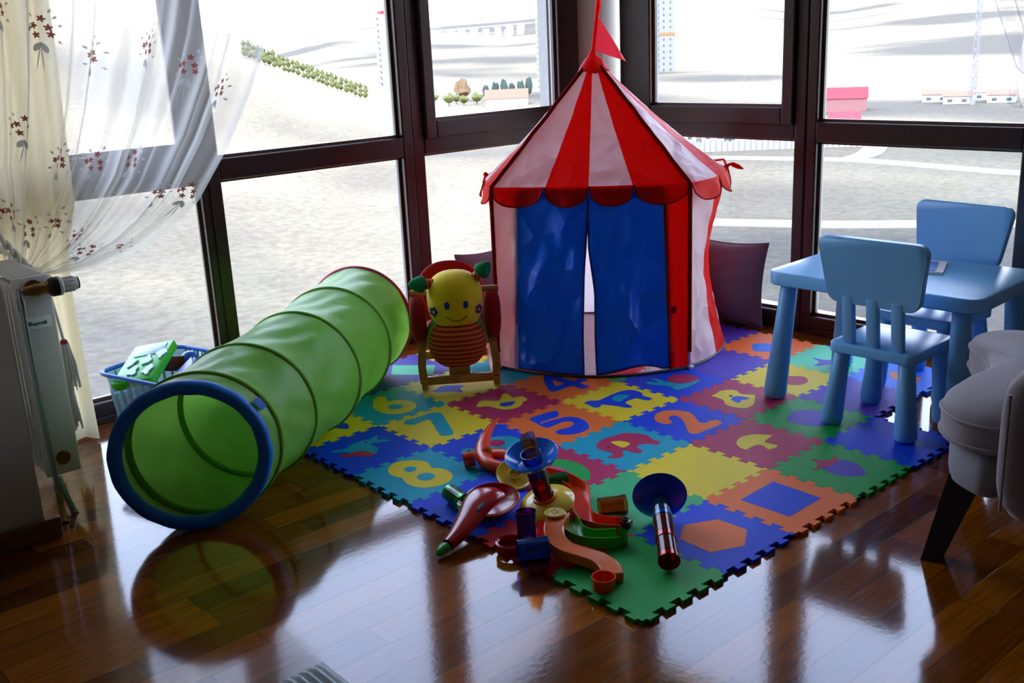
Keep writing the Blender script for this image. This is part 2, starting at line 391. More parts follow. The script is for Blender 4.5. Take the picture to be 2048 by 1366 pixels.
def ground_material():
    mt, nt, out = nmat('grassland_cloud_shade')
    N = nt.nodes.new; L = nt.links.new
    tcn = N('ShaderNodeTexCoord'); p = N('ShaderNodeBsdfPrincipled'); p.inputs['Roughness'].default_value = 0.95; p.inputs['Specular IOR Level'].default_value = 0.05
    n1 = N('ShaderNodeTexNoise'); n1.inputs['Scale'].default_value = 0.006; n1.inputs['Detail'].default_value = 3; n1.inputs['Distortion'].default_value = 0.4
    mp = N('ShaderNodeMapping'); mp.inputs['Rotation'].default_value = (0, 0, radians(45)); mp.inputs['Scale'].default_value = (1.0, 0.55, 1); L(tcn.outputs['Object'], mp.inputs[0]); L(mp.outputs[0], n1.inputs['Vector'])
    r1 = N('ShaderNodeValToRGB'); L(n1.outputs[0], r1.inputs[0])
    r1.color_ramp.elements[0].position = 0.40; r1.color_ramp.elements[0].color = (0.085, 0.074, 0.057, 1)  # dark patches are cloud shadows painted into the ground colour
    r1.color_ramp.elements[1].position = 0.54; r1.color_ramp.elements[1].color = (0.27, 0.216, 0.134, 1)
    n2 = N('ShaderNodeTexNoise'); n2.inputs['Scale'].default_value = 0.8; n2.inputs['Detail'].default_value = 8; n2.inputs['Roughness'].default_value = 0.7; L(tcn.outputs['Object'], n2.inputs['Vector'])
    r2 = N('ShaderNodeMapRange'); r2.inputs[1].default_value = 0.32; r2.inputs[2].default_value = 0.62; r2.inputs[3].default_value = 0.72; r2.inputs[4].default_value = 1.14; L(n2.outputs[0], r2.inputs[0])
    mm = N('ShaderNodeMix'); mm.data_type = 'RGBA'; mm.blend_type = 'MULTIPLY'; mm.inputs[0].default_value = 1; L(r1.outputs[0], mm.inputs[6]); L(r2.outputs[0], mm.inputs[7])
    # the flat valley floor to the east is cropped dry grass, greyer than the bare slopes
    sp = N('ShaderNodeSeparateXYZ'); L(tcn.outputs['Object'], sp.inputs[0]); ln = N('ShaderNodeVectorMath'); ln.operation = 'LENGTH'; L(tcn.outputs['Object'], ln.inputs[0])
    sb_ = N('ShaderNodeMath'); sb_.operation = 'SUBTRACT'; L(sp.outputs['X'], sb_.inputs[0]); L(sp.outputs['Y'], sb_.inputs[1])
    f1 = N('ShaderNodeMapRange'); f1.inputs[1].default_value = -25; f1.inputs[2].default_value = 15; L(sb_.outputs[0], f1.inputs[0])
    f2 = N('ShaderNodeMapRange'); f2.inputs[1].default_value = 300; f2.inputs[2].default_value = 240; L(ln.outputs['Value'], f2.inputs[0])
    fm = N('ShaderNodeMath'); fm.operation = 'MULTIPLY'; L(f1.outputs[0], fm.inputs[0]); L(f2.outputs[0], fm.inputs[1])
    m3 = N('ShaderNodeMix'); m3.data_type = 'RGBA'; m3.blend_type = 'MULTIPLY'; L(fm.outputs[0], m3.inputs[0]); L(mm.outputs[2], m3.inputs[6]); m3.inputs[7].default_value = (0.58, 0.62, 0.66, 1)
    L(m3.outputs[2], p.inputs['Base Color']); L(p.outputs[0], out.inputs[0]); return mt
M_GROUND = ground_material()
RR = [14, 40, 60, 75, 85, 95, 105, 115, 125, 135, 145, 155, 165, 175, 188, 200, 215, 230, 250, 270, 290, 310, 330, 350, 370, 390, 410, 430, 460, 500, 560, 640, 720, 800, 900, 1000, 1100, 1200, 1300, 1400, 1500, 1600, 1700, 1800, 1900, 2000, 2200, 2600]
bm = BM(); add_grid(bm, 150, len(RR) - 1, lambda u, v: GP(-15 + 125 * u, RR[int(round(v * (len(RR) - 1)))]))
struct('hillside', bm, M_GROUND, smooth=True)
M_ROAD = mat('pale_road', orgb(205, 206, 212, 0.28), 0.9, var=0.08, vscale=0.2)
def road(pts, w, name='road'):
    bm = BM(); P = [GP(a, r, 0.14) for a, r in pts]; P = crom([tuple(p) for p in P], 8, closed=False)
    L_, R_ = [], []
    for i, p in enumerate(P):
        t = (P[min(i + 1, len(P) - 1)] - P[max(i - 1, 0)]); t.z = 0; t.normalize(); nrm = Vector((-t.y, t.x, 0)) * w / 2
        L_.append(bm.verts.new(p + nrm)); R_.append(bm.verts.new(p - nrm))
    low = []
    for i in range(len(P) - 1): bm.faces.new((L_[i], L_[i + 1], R_[i + 1], R_[i]))
    r = bmesh.ops.extrude_face_region(bm, geom=list(bm.faces)); bmesh.ops.translate(bm, vec=(0, 0, -0.4), verts=[g for g in r['geom'] if isinstance(g, bmesh.types.BMVert)])
    return struct(name, bm, M_ROAD)
road([(44, 150), (40, 146), (36, 144), (32, 143), (28, 144), (22, 147), (14, 152)], 5.0)
road([(46, 226), (42, 222), (38, 219), (34, 215), (31, 212), (28, 205), (24, 196), (17, 188), (8, 184)], 5.5)
road([(30.9, 215.2), (30.2, 223), (29.9, 236), (29.8, 255), (29.6, 290)], 5.0)
# trees, hedges
M_TREE = mat('pale_tree_leaves', orgb(122, 128, 62), 0.9, var=0.3, vscale=0.8)
M_DTREE = mat('dark_tree_leaves', orgb(70, 92, 84), 0.9, var=0.3, vscale=0.8)
M_BUSH = mat('brown_bush', orgb(150, 120, 84), 0.9, var=0.3, vscale=0.8)
M_TRUNK = mat('tree_trunk', orgb(110, 96, 82), 0.9)
def crown_bm(rx, rz, seed, sub=2):
    b = BM(); bmesh.ops.create_icosphere(b, subdivisions=sub, radius=1.0); q = random.Random(seed)
    ph = [q.uniform(0, 6) for _ in range(6)]
    for v in b.verts:
        c = v.co; k = 1 + 0.16 * sin(4 * c.x + ph[0]) + 0.14 * sin(5 * c.y + ph[1]) + 0.14 * sin(4.5 * c.z + ph[2]) + 0.1 * sin(9 * c.x + 7 * c.z + ph[3])
        taper = 1 - 0.35 * max(0, c.z)
        v.co = Vector((c.x * rx * k * taper, c.y * rx * k * taper, (c.z + 1.0) * rz * k))
    return b
def make_tree(name, label, cat, rx, rz, mt, seed, group=None):
    t = thing(name, label, cat, (0, 0, 0), 0, group)
    b = crown_bm(rx, rz, seed); b.transform(Matrix.Translation((0, 0, 0.5 * rx))); obj('crown', b, mt, t, local=True)
    b = BM(); add_lathe(b, [(0.1 * rx, -0.5), (0.07 * rx, 0.9 * rx)], n=7); obj('trunk', b, M_TRUNK, t, local=True)
    return t
t0 = make_tree('hillside_tree', 'small pale green tree in the planted row running down the hillside', 'tree', 0.85, 0.95, M_TREE, 3, 'trees planted along the hillside')
k = 0
for i in range(26):
    for j in range(3):
        f = i / 25.0
        a = 62.6 - 6.0 * f + rnd.uniform(-0.03, 0.03)
        el = interp([55.8, 58, 59.8, 62, 63], [-2.55, -1.75, -0.98, -0.1, 0.4], a) - 0.22 - 0.23 * j + rnd.uniform(-0.03, 0.03)
        # walk out along the hill until the slope reaches this elevation
        r = 200.0
        while r < 428 and math.degrees(atan2(ground(a, r), r)) < el - 0.0: r += 3
        o = t0 if k == 0 else copy_tree(t0)
        o.location = GP(a, r); s = rnd.uniform(0.85, 1.15); o.scale = (s, s, s * rnd.uniform(0.9, 1.2)); o.rotation_euler = (0, 0, rnd.uniform(0, 6)); k += 1
def place_tree(t, a, r, s=1.0):
    t.location = GP(a, r); t.scale = (s, s, s)
hd = make_tree('cypress', 'dark blue-green tree in the clump behind the red-roofed shed', 'tree', 1.45, 3.4, M_DTREE, 8, 'dark trees behind the red-roofed shed')
for i, (a, r) in enumerate(((50.2, 452), (49.7, 456), (49.2, 452), (48.8, 456), (48.3, 452), (47.9, 455))):
    o = hd if i == 0 else copy_tree(hd); place_tree(o, a, r, 0.9 + 0.12 * (i % 3)); o.rotation_euler = (0, 0, i)
gb = make_tree('shrub', 'pale olive shrub at the foot of the slope left of the red-roofed shed', 'shrub', 2.3, 1.9, M_TREE, 9, 'olive shrubs by the shed')
for i, (a, r) in enumerate(((53.0, 418), (52.2, 410), (51.4, 418), (50.7, 424), (51.8, 426))):
    o = gb if i == 0 else copy_tree(gb); place_tree(o, a, r, 0.8 + 0.15 * (i % 2)); o.rotation_euler = (0, 0, i * 2)
o = make_tree('bush', 'reddish brown leafless bush above the olive shrubs', 'bush', 3.4, 3.0, M_BUSH, 12); place_tree(o, 51.4, 452)
o = make_tree('poplar', 'tall pale grey poplar at the right edge of the view, beside the mast', 'tree', 1.8, 8.0, mat('pale_poplar_twigs', orgb(214, 206, 190), 0.9, var=0.2, vscale=1.0), 14); place_tree(o, 23.3, 330)
# buildings
M_BW = mat('white_facade', orgb(236, 234, 230), 0.9); M_BR = mat('red_roof', orgb(206, 40, 56), 0.8); M_BWIN = mat('far_window', orgb(96, 104, 116), 0.3)
M_BG = mat('grey_concrete', orgb(170, 172, 176), 0.9); M_TERRA = mat('terracotta_roof', orgb(206, 130, 104), 0.85); M_ORNG = mat('orange_panel', orgb(220, 140, 80), 0.8)
def tower(label, a, r, w, d, h, floors, roofm, bal='l', wallm=M_BW):
    t = thing('tower_block', label, 'building', tuple(GP(a, r, -1)), radians(a - 90 + 12))
    b = BM(); add_box(b, (0, d / 2, h / 2), (w, d, h)); obj('wall', b, wallm, t, smooth=False, local=True)
    b = BM(); add_box(b, (w * 0.1, d / 2, h + 0.9), (w * 0.9, d * 0.9, 1.8)); obj('roof', b, roofm, t, smooth=False, local=True)
    fh = h / floors
    for k in range(floors):
        b = BM(); z = (k + 0.45) * fh
        add_box(b, (-w / 2 - 0.3, d * 0.25, z), (1.6, d * 0.4, fh * 0.35)); obj('balcony', b, M_BG, t, smooth=False, local=True)
        for x in (-w * 0.22, w * 0.2):
            b = BM(); add_box(b, (x, -0.02, z + fh * 0.1), (w * 0.09, 0.2, fh * 0.36)); obj('window', b, M_BWIN, t, smooth=False, local=True)
    return t
tower('white tower block with red top beside the left window post', 54.95, 560, 13, 12, 38, 13, M_BR)
tower('slim white tower block against the pier of the corner window', 46.75, 480, 7.5, 10, 34, 14, M_BG)
tc_ = tower('unfinished grey tower block seen beside the tent pennant', 40.55, 620, 9, 12, 40, 12, M_BG, wallm=M_BG)
b = BM(); add_box(b, (0, -0.15, 21.5), (8.6, 0.3, 1.4)); obj('orange_panel', b, M_ORNG, tc_, smooth=False, local=True)
def house(name, label, a, r, w, d, h, roofm, wallm=M_BW, rot=0, group=None, rh=1.4, wins=2):
    t = thing(name, label, 'building', tuple(GP(a, r, -0.3)), radians(a - 90 + rot), group)
    b = BM(); add_box(b, (0, d / 2, h / 2), (w, d, h)); obj('wall', b, wallm, t, smooth=False, local=True)
    b = BM(); add_prism(b, [(-d / 2 - 0.4, 0), (d / 2 + 0.4, 0), (0, rh)], -w / 2 - 0.4, w / 2 + 0.4, M=Matrix(((0, 0, 1, 0), (1, 0, 0, d / 2), (0, 1, 0, h), (0, 0, 0, 1)))); obj('roof', b, roofm, t, smooth=False, local=True)
    for k in range(wins):
        b = BM(); x = (k + 0.5) / wins * w - w / 2; add_box(b, (x, -0.03, h * 0.5), (w / wins * 0.34, 0.16, h * 0.32)); obj('window', b, M_BWIN, t, smooth=False, local=True)
    return t
for i, (a, w, lab) in enumerate(((39.7, 5.6, 'pale villa nearest the tent roof, behind the white garden wall'), (38.1, 5.4, 'villa with red awning second from the tent roof'), (36.5, 5.6, 'white villa with dark windows in the middle of the row'), (34.9, 5.2, 'villa with red roof beside the yellow tree'), (33.3, 5.6, 'white villa at the window post end of the row'), (31.5, 6.2, 'long white villa right of the window post behind the wall'))):
    house('villa', lab, a, 243, w, 8, 5.4, M_BR if i in (1, 3, 5) else M_BW, group=None)
for i, a in enumerate((35.7, 34.1, 37.3)):
    o = make_tree('garden_tree', ('yellow garden tree between the villas', 'dark garden tree beside the last villa before the post', 'grey-green garden tree left of the white villa')[i], 'tree', 1.6, 1.9, (M_TREE, M_DTREE, M_DTREE)[i], 20 + i); place_tree(o, a, 236, 0.7)
t = thing('garden_wall', 'long white garden wall with evenly spaced posts in front of the villas', 'wall', tuple(GP(36.5, 228)), 0)
b = BM()
for i in range(40):
    q0, q1 = GP(42.5 - i * 0.3, 228 + 0.2 * i), GP(42.5 - (i + 1) * 0.3, 228 + 0.2 * (i + 1)); mid = (q0 + q1) / 2; dv = q1 - q0
    add_box(b, (0, 0, 0.8), (dv.length + 0.02, 0.25, 2.4), M=Matrix.Translation(mid) @ Matrix.Rotation(atan2(dv.y, dv.x), 4, 'Z'))
obj('wall_panel', b, M_BW, t, smooth=False)
for i in range(0, 41, 1):
    q0 = GP(42.5 - i * 0.3, 228 + 0.2 * i); b = BM(); add_box(b, (q0.x, q0.y, q0.z + 1.1), (0.5, 0.5, 2.4)); obj('post', b, M_BG, t, smooth=False)
house('barn', 'long dark red building standing in the right window just above the transom', 32.0, 330, 18, 10, 4.0, M_BR, wallm=mat('dusty_pink_wall', orgb(176, 120, 122), 0.9), rh=3, wins=0)
house('shed', 'low shed with a big pale red roof in the corner window', 49.1, 405, 16, 9, 3.0, M_TERRA, rh=3.2, wins=0)
for i, (a, r, lab) in enumerate(((27.2, 360, 'low house with orange roof left of the lattice mast'), (26.2, 350, 'small brown-roofed house just left of the mast foot'), (24.9, 365, 'white house right of the mast foot'), (24.2, 352, 'low brown house near the poplar'))):
    house('farmhouse', lab, a, r, 8, 6, 2.6, (M_TERRA, M_TERRA, M_BW, M_TERRA)[i], rh=1.4)
for i in range(14):
    a = 48.2 + (i % 7) * 0.62 + rnd.uniform(-0.05, 0.05); r = 1250 + 60 * (i // 7) + rnd.uniform(-14, 14)
    h0 = house('hillside_house', 'tiny white house in the distant cluster on the far slope', a, r, rnd.uniform(7, 10.5), 8, rnd.uniform(6, 9), M_BW, group='distant houses on the far slope', wins=0)
# lattice mast
t = thing('lattice_mast', 'tall thin lattice radio mast on the right-hand hill', 'mast', tuple(GP(25.5, 345, -0.5)), 0)
b = BM(); hm = 34; w0 = 0.55
for sx, sy in ((-1, -1), (1, -1), (1, 1), (-1, 1)): add_tube(b, [(sx * w0, sy * w0, 0), (sx * w0, sy * w0, hm)], 0.11, 6)
obj('upright', b, M_BG, t, local=True)
b = BM()
for k in range(22):
    z0, z1 = k * hm / 22, (k + 1) * hm / 22
    for q in (((-1, -1), (1, -1)), ((1, -1), (1, 1)), ((1, 1), (-1, 1)), ((-1, 1), (-1, -1))):
        (a0, b0), (a1, b1) = q if k % 2 else q[::-1]
        add_tube(b, [(a0 * w0, b0 * w0, z0), (a1 * w0, b1 * w0, z1)], 0.07, 5)
obj('lattice', b, M_BG, t, local=True)
b = BM()
for z, rr in ((0.3, 1.0), (5, 0.9), (8, 0.5)): add_box(b, (rr * 0.8, 0, z + 0.7), (0.9, 0.7, 1.4))
obj('antenna', b, M_BW, t, local=True)

# ------------------------------------------------------------------ foam puzzle mat
S = 0.315; TH = 0.0126
CT = dict(green=rgb(20, 160, 70), ltgreen=rgb(60, 186, 118), blue=rgb(4, 66, 216), blue2=rgb(10, 112, 232), orange=rgb(246, 118, 44), yellow=rgb(240, 212, 36),
          mag=rgb(184, 40, 88), mag2=rgb(196, 70, 122), turq=rgb(4, 164, 190), purple=rgb(84, 62, 186), mint=rgb(96, 216, 168), red=rgb(190, 14, 24), dark=rgb(26, 24, 30), navy=rgb(24, 56, 170))
def foam(name, col):
    mt, nt, out = nmat('foam_' + name); p = nt.nodes.new('ShaderNodeBsdfPrincipled'); p.inputs['Base Color'].default_value = col
    p.inputs['Roughness'].default_value = 0.55; p.inputs['Specular IOR Level'].default_value = 0.16
    tcn = nt.nodes.new('ShaderNodeTexCoord'); w = nt.nodes.new('ShaderNodeTexWave'); w.inputs['Scale'].default_value = 90; w.bands_direction = 'DIAGONAL'
    w2 = nt.nodes.new('ShaderNodeTexWave'); w2.inputs['Scale'].default_value = 90; w2.bands_direction = 'X'
    ad = nt.nodes.new('ShaderNodeMath'); ad.operation = 'ADD'; b = nt.nodes.new('ShaderNodeBump'); b.inputs['Strength'].default_value = 0.5; b.inputs['Distance'].default_value = 0.0008
    nt.links.new(tcn.outputs['Object'], w.inputs['Vector']); nt.links.new(tcn.outputs['Object'], w2.inputs['Vector']); nt.links.new(w.outputs[1], ad.inputs[0]); nt.links.new(w2.outputs[1], ad.inputs[1])
    nt.links.new(ad.outputs[0], b.inputs['Height']); nt.links.new(b.outputs[0], p.inputs['Normal']); nt.links.new(p.outputs[0], out.inputs[0]); return mt
FOAM = {k: foam(k, v) for k, v in CT.items()}
TILES = {(0,0):('green','plain bright green foam tile at the front corner of the mat'),
(1,0):('blue','blue foam tile with an orange hexagon'),(2,0):('orange','orange foam tile with a blue square'),(3,0):('green','green foam tile with a purple eggplant'),
(4,0):('blue','plain blue foam tile under the rear leg of the near chair'),
(0,1):('red','dark red foam tile under the red and blue marble run parts'),(1,1):('ltgreen','plain pale green foam tile under the orange see-through tube'),(2,1):('yellow','plain yellow foam tile beside the blue square tile'),
(3,1):('mag','magenta foam tile with a yellow mushroom'),(4,1):('green','green foam tile with a purple apple'),(5,1):('purple','plain purple foam tile behind the purple apple tile'),(6,1):('blue2','bright blue foam tile with an orange fish under the table'),
(0,2):('blue','blue foam tile with a salmon disc under the green and red marble run parts'),(1,2):('mag','magenta foam tile with a green and pink rainbow arc'),(2,2):('turq','turquoise foam tile with a magenta elephant'),(3,2):('blue','blue foam tile with an orange number 2'),
(4,2):('mag','magenta foam tile with a yellow cat'),(5,2):('yellow','yellow foam tile with a pink pear behind the near table leg'),(6,2):('mint','mint green foam tile with a purple bird under the table'),
(0,3):('turq','turquoise foam tile with a yellow number 8'),(1,3):('blue','blue foam tile with a turquoise turtle'),(2,3):('orange','orange foam tile with a blue number 5'),(3,3):('yellow','yellow foam tile with a blue dog'),
(4,3):('blue','blue foam tile with a pink shelled snail beside the tent'),(5,3):('purple','plain purple foam tile right of the tent'),(6,3):('orange','orange foam tile with a blue flower behind the table leg'),
(0,4):('blue','blue foam tile with a turquoise kangaroo'),(1,4):('yellow','yellow foam tile with a turquoise number 7'),(2,4):('mag','magenta foam tile with a yellow duck'),(3,4):('orange','orange foam tile with a blue number 4 at the tent edge'),
(4,4):('ltgreen','pale green foam tile under the tent door'),(5,4):('blue','blue foam tile under the right side of the tent'),(6,4):('purple','purple foam tile with a green disc beside the grey cushion'),
(0,5):('yellow','yellow foam tile with a blue shape half under the tunnel'),(1,5):('turq','turquoise foam tile with a yellow number 6'),(2,5):('yellow','yellow foam tile with a blue shape under the rocking toy'),(3,5):('turq','turquoise foam tile between the rocking toy and the tent'),
(1,6):('navy','dark blue foam tile along the tunnel'),(2,6):('purple','purple foam tile with a mint bar behind the rocking toy'),(3,6):('yellow','pale yellow foam tile with a turquoise and pink shape behind the rocking toy'),
(0,6):('green','green foam tile under the tunnel'),(4,6):('red','red foam tile behind the tent')}
for q in ((0, 6), (4, 6)): TILES.pop(q)
def edge_off(k, flip):
    """tabs along one tile edge: list of (t, d)"""
    d, dv = 0.030, 0.011
    res = [(0.0, 0.0), (0.05, 0.0)]
    for q in range(9):
        s = (1 if q % 2 == 0 else -1) * flip; a, b = 0.05 + q * 0.1, 0.15 + q * 0.1
        w = dv
        res += [((a - w) if q else a, s * d), ((b + w) if q < 8 else b, s * d)]
    return res + [(0.95, 0.0), (1.0, 0.0)]
def tile_poly(i, j):
    g = 0.0012; P = []
    f = lambda a, b: 1 if (a + b) % 2 else -1
    for t, d in edge_off(0, f(i, j)): P.append((i + t, j + d))
    for t, d in edge_off(0, f(i + 1, j)): P.append((i + 1 + d, j + t))
    for t, d in reversed(edge_off(0, f(i, j + 1))): P.append((i + t, j + 1 + d))
    for t, d in reversed(edge_off(0, f(i, j))): P.append((i + d, j + t))
    out = []
    for p in P:
        if not out or (abs(p[0] - out[-1][0]) + abs(p[1] - out[-1][1])) > 1e-6: out.append(p)
    if abs(out[0][0] - out[-1][0]) + abs(out[0][1] - out[-1][1]) < 1e-6: out.pop()
    # shrink by g along the vertex normals
    n = len(out); res = []
    for k in range(n):
        a, b, c = Vector(out[k - 1]), Vector(out[k]), Vector(out[(k + 1) % n])
        e1, e2 = (b - a).normalized(), (c - b).normalized(); n1, n2 = Vector((-e1.y, e1.x)), Vector((-e2.y, e2.x)); q = n1 + n2
        q = q / max(0.35, q.dot(n1)) if q.length > 1e-6 else n1
        v = b + q * g; res.append((v.x * S, v.y * S))
    return res
MOTIFS = [
((0,3),'yellow',0,[326,842,393,906,486,943,582,916,671,847,724,762,731,678,690,577,687,527,732,465,750,368,729,275,686,206,609,145,513,122,406,143,314,211,266,309,261,423,291,518,307,572,283,623,278,710,292,778]),
((0,3),'turq',0,[447,728,504,752,550,729,567,666,529,623,468,616,436,657]),
((0,3),'turq',0,[421,460,490,500,557,476,587,411,569,349,513,312,443,324,403,382]),
((1,5),'yellow',0,[402,715,511,837,583,864,632,839,643,786,593,695,570,633,649,593,733,522,769,423,758,315,712,225,618,143,496,119,393,157,307,253,279,362,288,489,329,607]),
((1,5),'turq',0,[447,450,510,489,567,467,600,411,589,339,531,296,469,319,434,381]),
((1,4),'turq',0,[259,853,313,901,437,894,562,888,670,893,734,854,751,789,726,705,596,437,477,195,431,145,363,139,316,191,325,261,413,450,498,630,522,704,485,732,376,724,299,723,257,770,244,814]),
((0,4),'turq',0,[186,725,225,738,300,686,362,694,418,727,506,755,573,751,637,740,693,717,737,729,816,766,800,719,741,656,791,598,828,530,809,512,704,557,645,594,606,579,607,502,594,422,539,351,484,320,459,438,420,500,345,508,312,544,292,602,229,645,182,678]),
((0,4),'mag',0,[187,570,244,562,291,512,359,529,424,506,459,438,469,299,432,278,364,330,309,401,249,430,196,487]),
((0,4),'dark',0,[591,685,614,687,611,662,593,659]),
((0,5),'blue',0,[457,465,606,513,702,492,756,424,785,335,748,249,702,195,653,241,607,321,513,362]),
((1,3),'turq',0,[144,644,213,697,279,686,328,623,380,580,516,673,652,727,760,677,834,587,838,454,796,322,616,172,480,152,406,267,349,370,341,464,293,545,223,495,132,523,111,575]),
((1,3),'mag',0,[514,609,592,657,662,634,685,555,653,501,581,470,519,484,491,546]),
((1,3),'dark',0,[227,631,249,632,245,606,222,602]),
((2,4),'yellow',0,[204,659,279,723,360,758,417,719,467,637,535,611,675,738,733,751,752,703,718,611,699,555,773,533,811,506,791,399,746,349,682,346,618,292,504,248,394,275,334,342,313,438,299,527,254,578,205,608]),
((2,4),'blue',0,[422,488,492,509,567,474,621,439,591,397,495,357,420,391,401,437]),
((2,3),'blue',0,[339,852,536,857,721,830,715,755,615,664,489,669,362,670,326,640,430,633,647,589,730,513,741,365,656,190,531,104,347,124,240,220,247,307,311,347,437,320,557,338,606,414,544,483,391,484,289,483,274,575,305,718]),
((3,3),'blue',0,[144,754,246,771,337,695,531,716,716,726,829,698,893,626,880,485,812,399,817,286,785,242,723,249,700,339,687,406,559,418,476,381,456,275,422,237,378,251,349,319,335,385,290,487,248,560,187,525,128,541,118,604,139,682]),
((3,3),'turq',0,[494,624,608,657,684,614,707,545,654,497,580,501,492,468,448,491,455,562]),
((3,2),'orange',0,[344,809,443,866,555,873,648,818,714,726,736,612,673,489,581,357,566,304,610,269,703,259,749,226,740,157,704,129,580,107,425,122,294,126,237,175,250,227,327,319,430,432,521,564,552,649,522,696,452,688,399,629,370,568,327,546,272,570,251,654,280,738]),
((4,3),'mag',0,[486,595,623,647,749,606,809,494,805,378,749,293,652,286,544,323,449,402,428,513]),
((4,3),'turq',0,[209,705,258,707,296,634,339,615,355,744,407,756,414,647,402,572,414,517,437,392,532,313,737,277,711,248,563,214,398,203,269,220,246,263,285,359,272,443,238,527,189,630]),
((2,2),'mag',0,[265,692,346,749,471,781,606,761,739,737,811,657,863,544,852,448,816,360,826,285,773,239,724,252,695,324,635,369,562,367,525,326,502,250,459,218,414,239,390,301,397,365,343,384,294,318,219,283,151,318,119,372,141,407,178,386,233,424,235,482,225,573,232,646]),
((2,2),'yellow',0,[453,653,524,625,564,561,568,485,505,450,430,451,425,518]),
((2,2),'dark',0,[317,582,341,588,333,564,311,559]),
((3,1),'yellow',0,[350,652,473,707,597,699,691,634,776,512,745,490,580,454,562,393,576,298,528,272,449,281,428,314,468,390,444,454,373,468,275,460,259,514,289,586]),
((3,0),'purple',0,[375,622,492,638,658,626,706,525,689,400,578,264,506,228,415,277,351,363,335,481]),
((3,0),'mag',0,[278,690,333,667,446,711,491,808,519,811,527,734,624,678,727,699,715,662,644,617,576,618,586,574,503,602,426,567,433,630,323,632]),
((2,0),'blue',1,[226,760,782,782,768,237,239,225]),
((4,1),'purple',0,[322,680,450,729,590,735,678,688,746,593,779,458,672,322,476,231,347,282,269,399,244,519,252,602]),
((4,1),'purple',0,[535,796,560,768,530,698,490,703]),
((4,2),'yellow',0,[361,783,455,787,558,817,636,787,697,734,700,656,650,580,675,501,718,416,565,305,443,234,311,213,250,261,218,351,229,474,324,576,352,686]),
((4,2),'blue',0,[420,539,542,557,595,412,522,388,486,428,397,390,366,424,388,490]),
((4,2),'dark',0,[490,623,527,624,518,592,478,587]),
((5,2),'mag',0,[364,587,515,613,601,515,685,378,613,262,490,209,372,244,309,354,332,467]),
((6,3),'blue2',0,[346,648,473,696,565,607,621,471,600,348,502,269,348,279,247,379,192,491,250,567]),
((6,2),'purple',0,[439,738,443,599,528,455,617,238,514,252,360,389,225,459,160,535,323,562]),
((6,1),'orange',0,[515,665,583,587,484,461,520,340,619,306,469,243,340,277,289,388,355,530]),
((2,6),'mint',1,[477,821,872,375,595,52,210,477]),
((2,5),'blue',0,[194,523,259,531,359,583,474,535,583,383,482,333,448,235,394,204,358,310,261,377,193,444]),
((1,2),'green',0,[697,778,715,768,775,679,800,519,767,341,679,204,566,124,517,198,579,404,587,559,568,651]),
((1,2),'mag2',0,[515,670,563,646,598,533,566,372,524,258,432,290,376,394,389,517]),
((1,0),'orange',1,[221,655,452,804,754,660,768,346,508,178,212,317]),
((3,4),'blue',0,[500,860,640,860,645,470,780,465,785,330,645,325,640,150,500,150,495,325,215,330,205,450]),
((3,4),'orange',1,[500,690,500,465,345,465]),
((0,2),'orange',0,[250,600,300,740,450,790,590,740,640,600,590,460,450,400,300,450]),
((6,4),'green',0,[250,300,200,450,270,600,420,640,540,560,570,400,480,270,350,240]),
((3,6),'turq',0,[150,300,300,420,500,400,700,560,840,500,800,330,560,240,350,180]),
((3,6),'mag',0,[560,300,700,420,860,300,800,140,620,150]),
]
MD = {}
for t, c, s, pts in MOTIFS: MD.setdefault(t, []).append((c, s, pts))
for (i, j), (c, lab) in TILES.items():
    t = thing('foam_tile', lab, 'foam tile', ((i + .5) * S, (j + .5) * S, 0), 0, 'foam puzzle mat')
    b = BM(); add_prism(b, tile_poly(i, j), 0.0002, TH); obj('tile_base', b, FOAM[c], t, smooth=False)
    for q, (mc, sharp, pts) in enumerate(MD.get((i, j), [])):
        pl = [((i + pts[k] / 1000) * S, (j + pts[k + 1] / 1000) * S) for k in range(0, len(pts), 2)]
        if not sharp: pl = crom(pl, 4)
        b = BM(); add_prism(b, pl, 0.004, TH + 0.0003 + 0.0003 * q); obj('inlay', b, FOAM[mc], t, smooth=False)

# ------------------------------------------------------------------ play tent
M_TRED = mat('tent_red', rgb(246, 16, 12), 0.45, 0.15, bump=0.25, bscale=14, transl=0.5, bdist=0.012)
M_TWHITE = mat('tent_white', rgb(246, 238, 240), 0.42, 0.3, bump=0.3, bscale=14, transl=0.48, bdist=0.012)
M_TBLUE = mat('tent_blue', rgb(4, 104, 248), 0.38, 0.3, bump=0.5, bscale=9, transl=0.32, bdist=0.02)
def crease(mt, scale, strength, dist):
    """add crisp fold facets to a cloth material"""
    nt = mt.node_tree; p = [n for n in nt.nodes if n.type == 'BSDF_PRINCIPLED'][0]; tcn = [n for n in nt.nodes if n.type == 'TEX_COORD'][0]
    nz = nt.nodes.new('ShaderNodeTexNoise'); nz.inputs['Scale'].default_value = scale * 0.6; nz.inputs['Detail'].default_value = 2
    mxv = nt.nodes.new('ShaderNodeMix'); mxv.data_type = 'VECTOR'; mxv.inputs[0].default_value = 0.25
    v = nt.nodes.new('ShaderNodeTexVoronoi'); v.inputs['Scale'].default_value = scale; v.feature = 'F1'
    b = nt.nodes.new('ShaderNodeBump'); b.inputs['Strength'].default_value = strength; b.inputs['Distance'].default_value = dist
    nt.links.new(tcn.outputs['Object'], nz.inputs['Vector']); nt.links.new(tcn.outputs['Object'], mxv.inputs[4]); nt.links.new(nz.outputs['Color'], mxv.inputs[5]); nt.links.new(mxv.outputs[1], v.inputs['Vector'])
    nt.links.new(v.outputs['Distance'], b.inputs['Height']); nt.links.new(b.outputs[0], p.inputs['Normal'])
crease(M_TBLUE, 6.0, 1.0, 0.09); crease(M_TWHITE, 8.0, 0.8, 0.04); crease(M_TRED, 8.0, 0.6, 0.03)
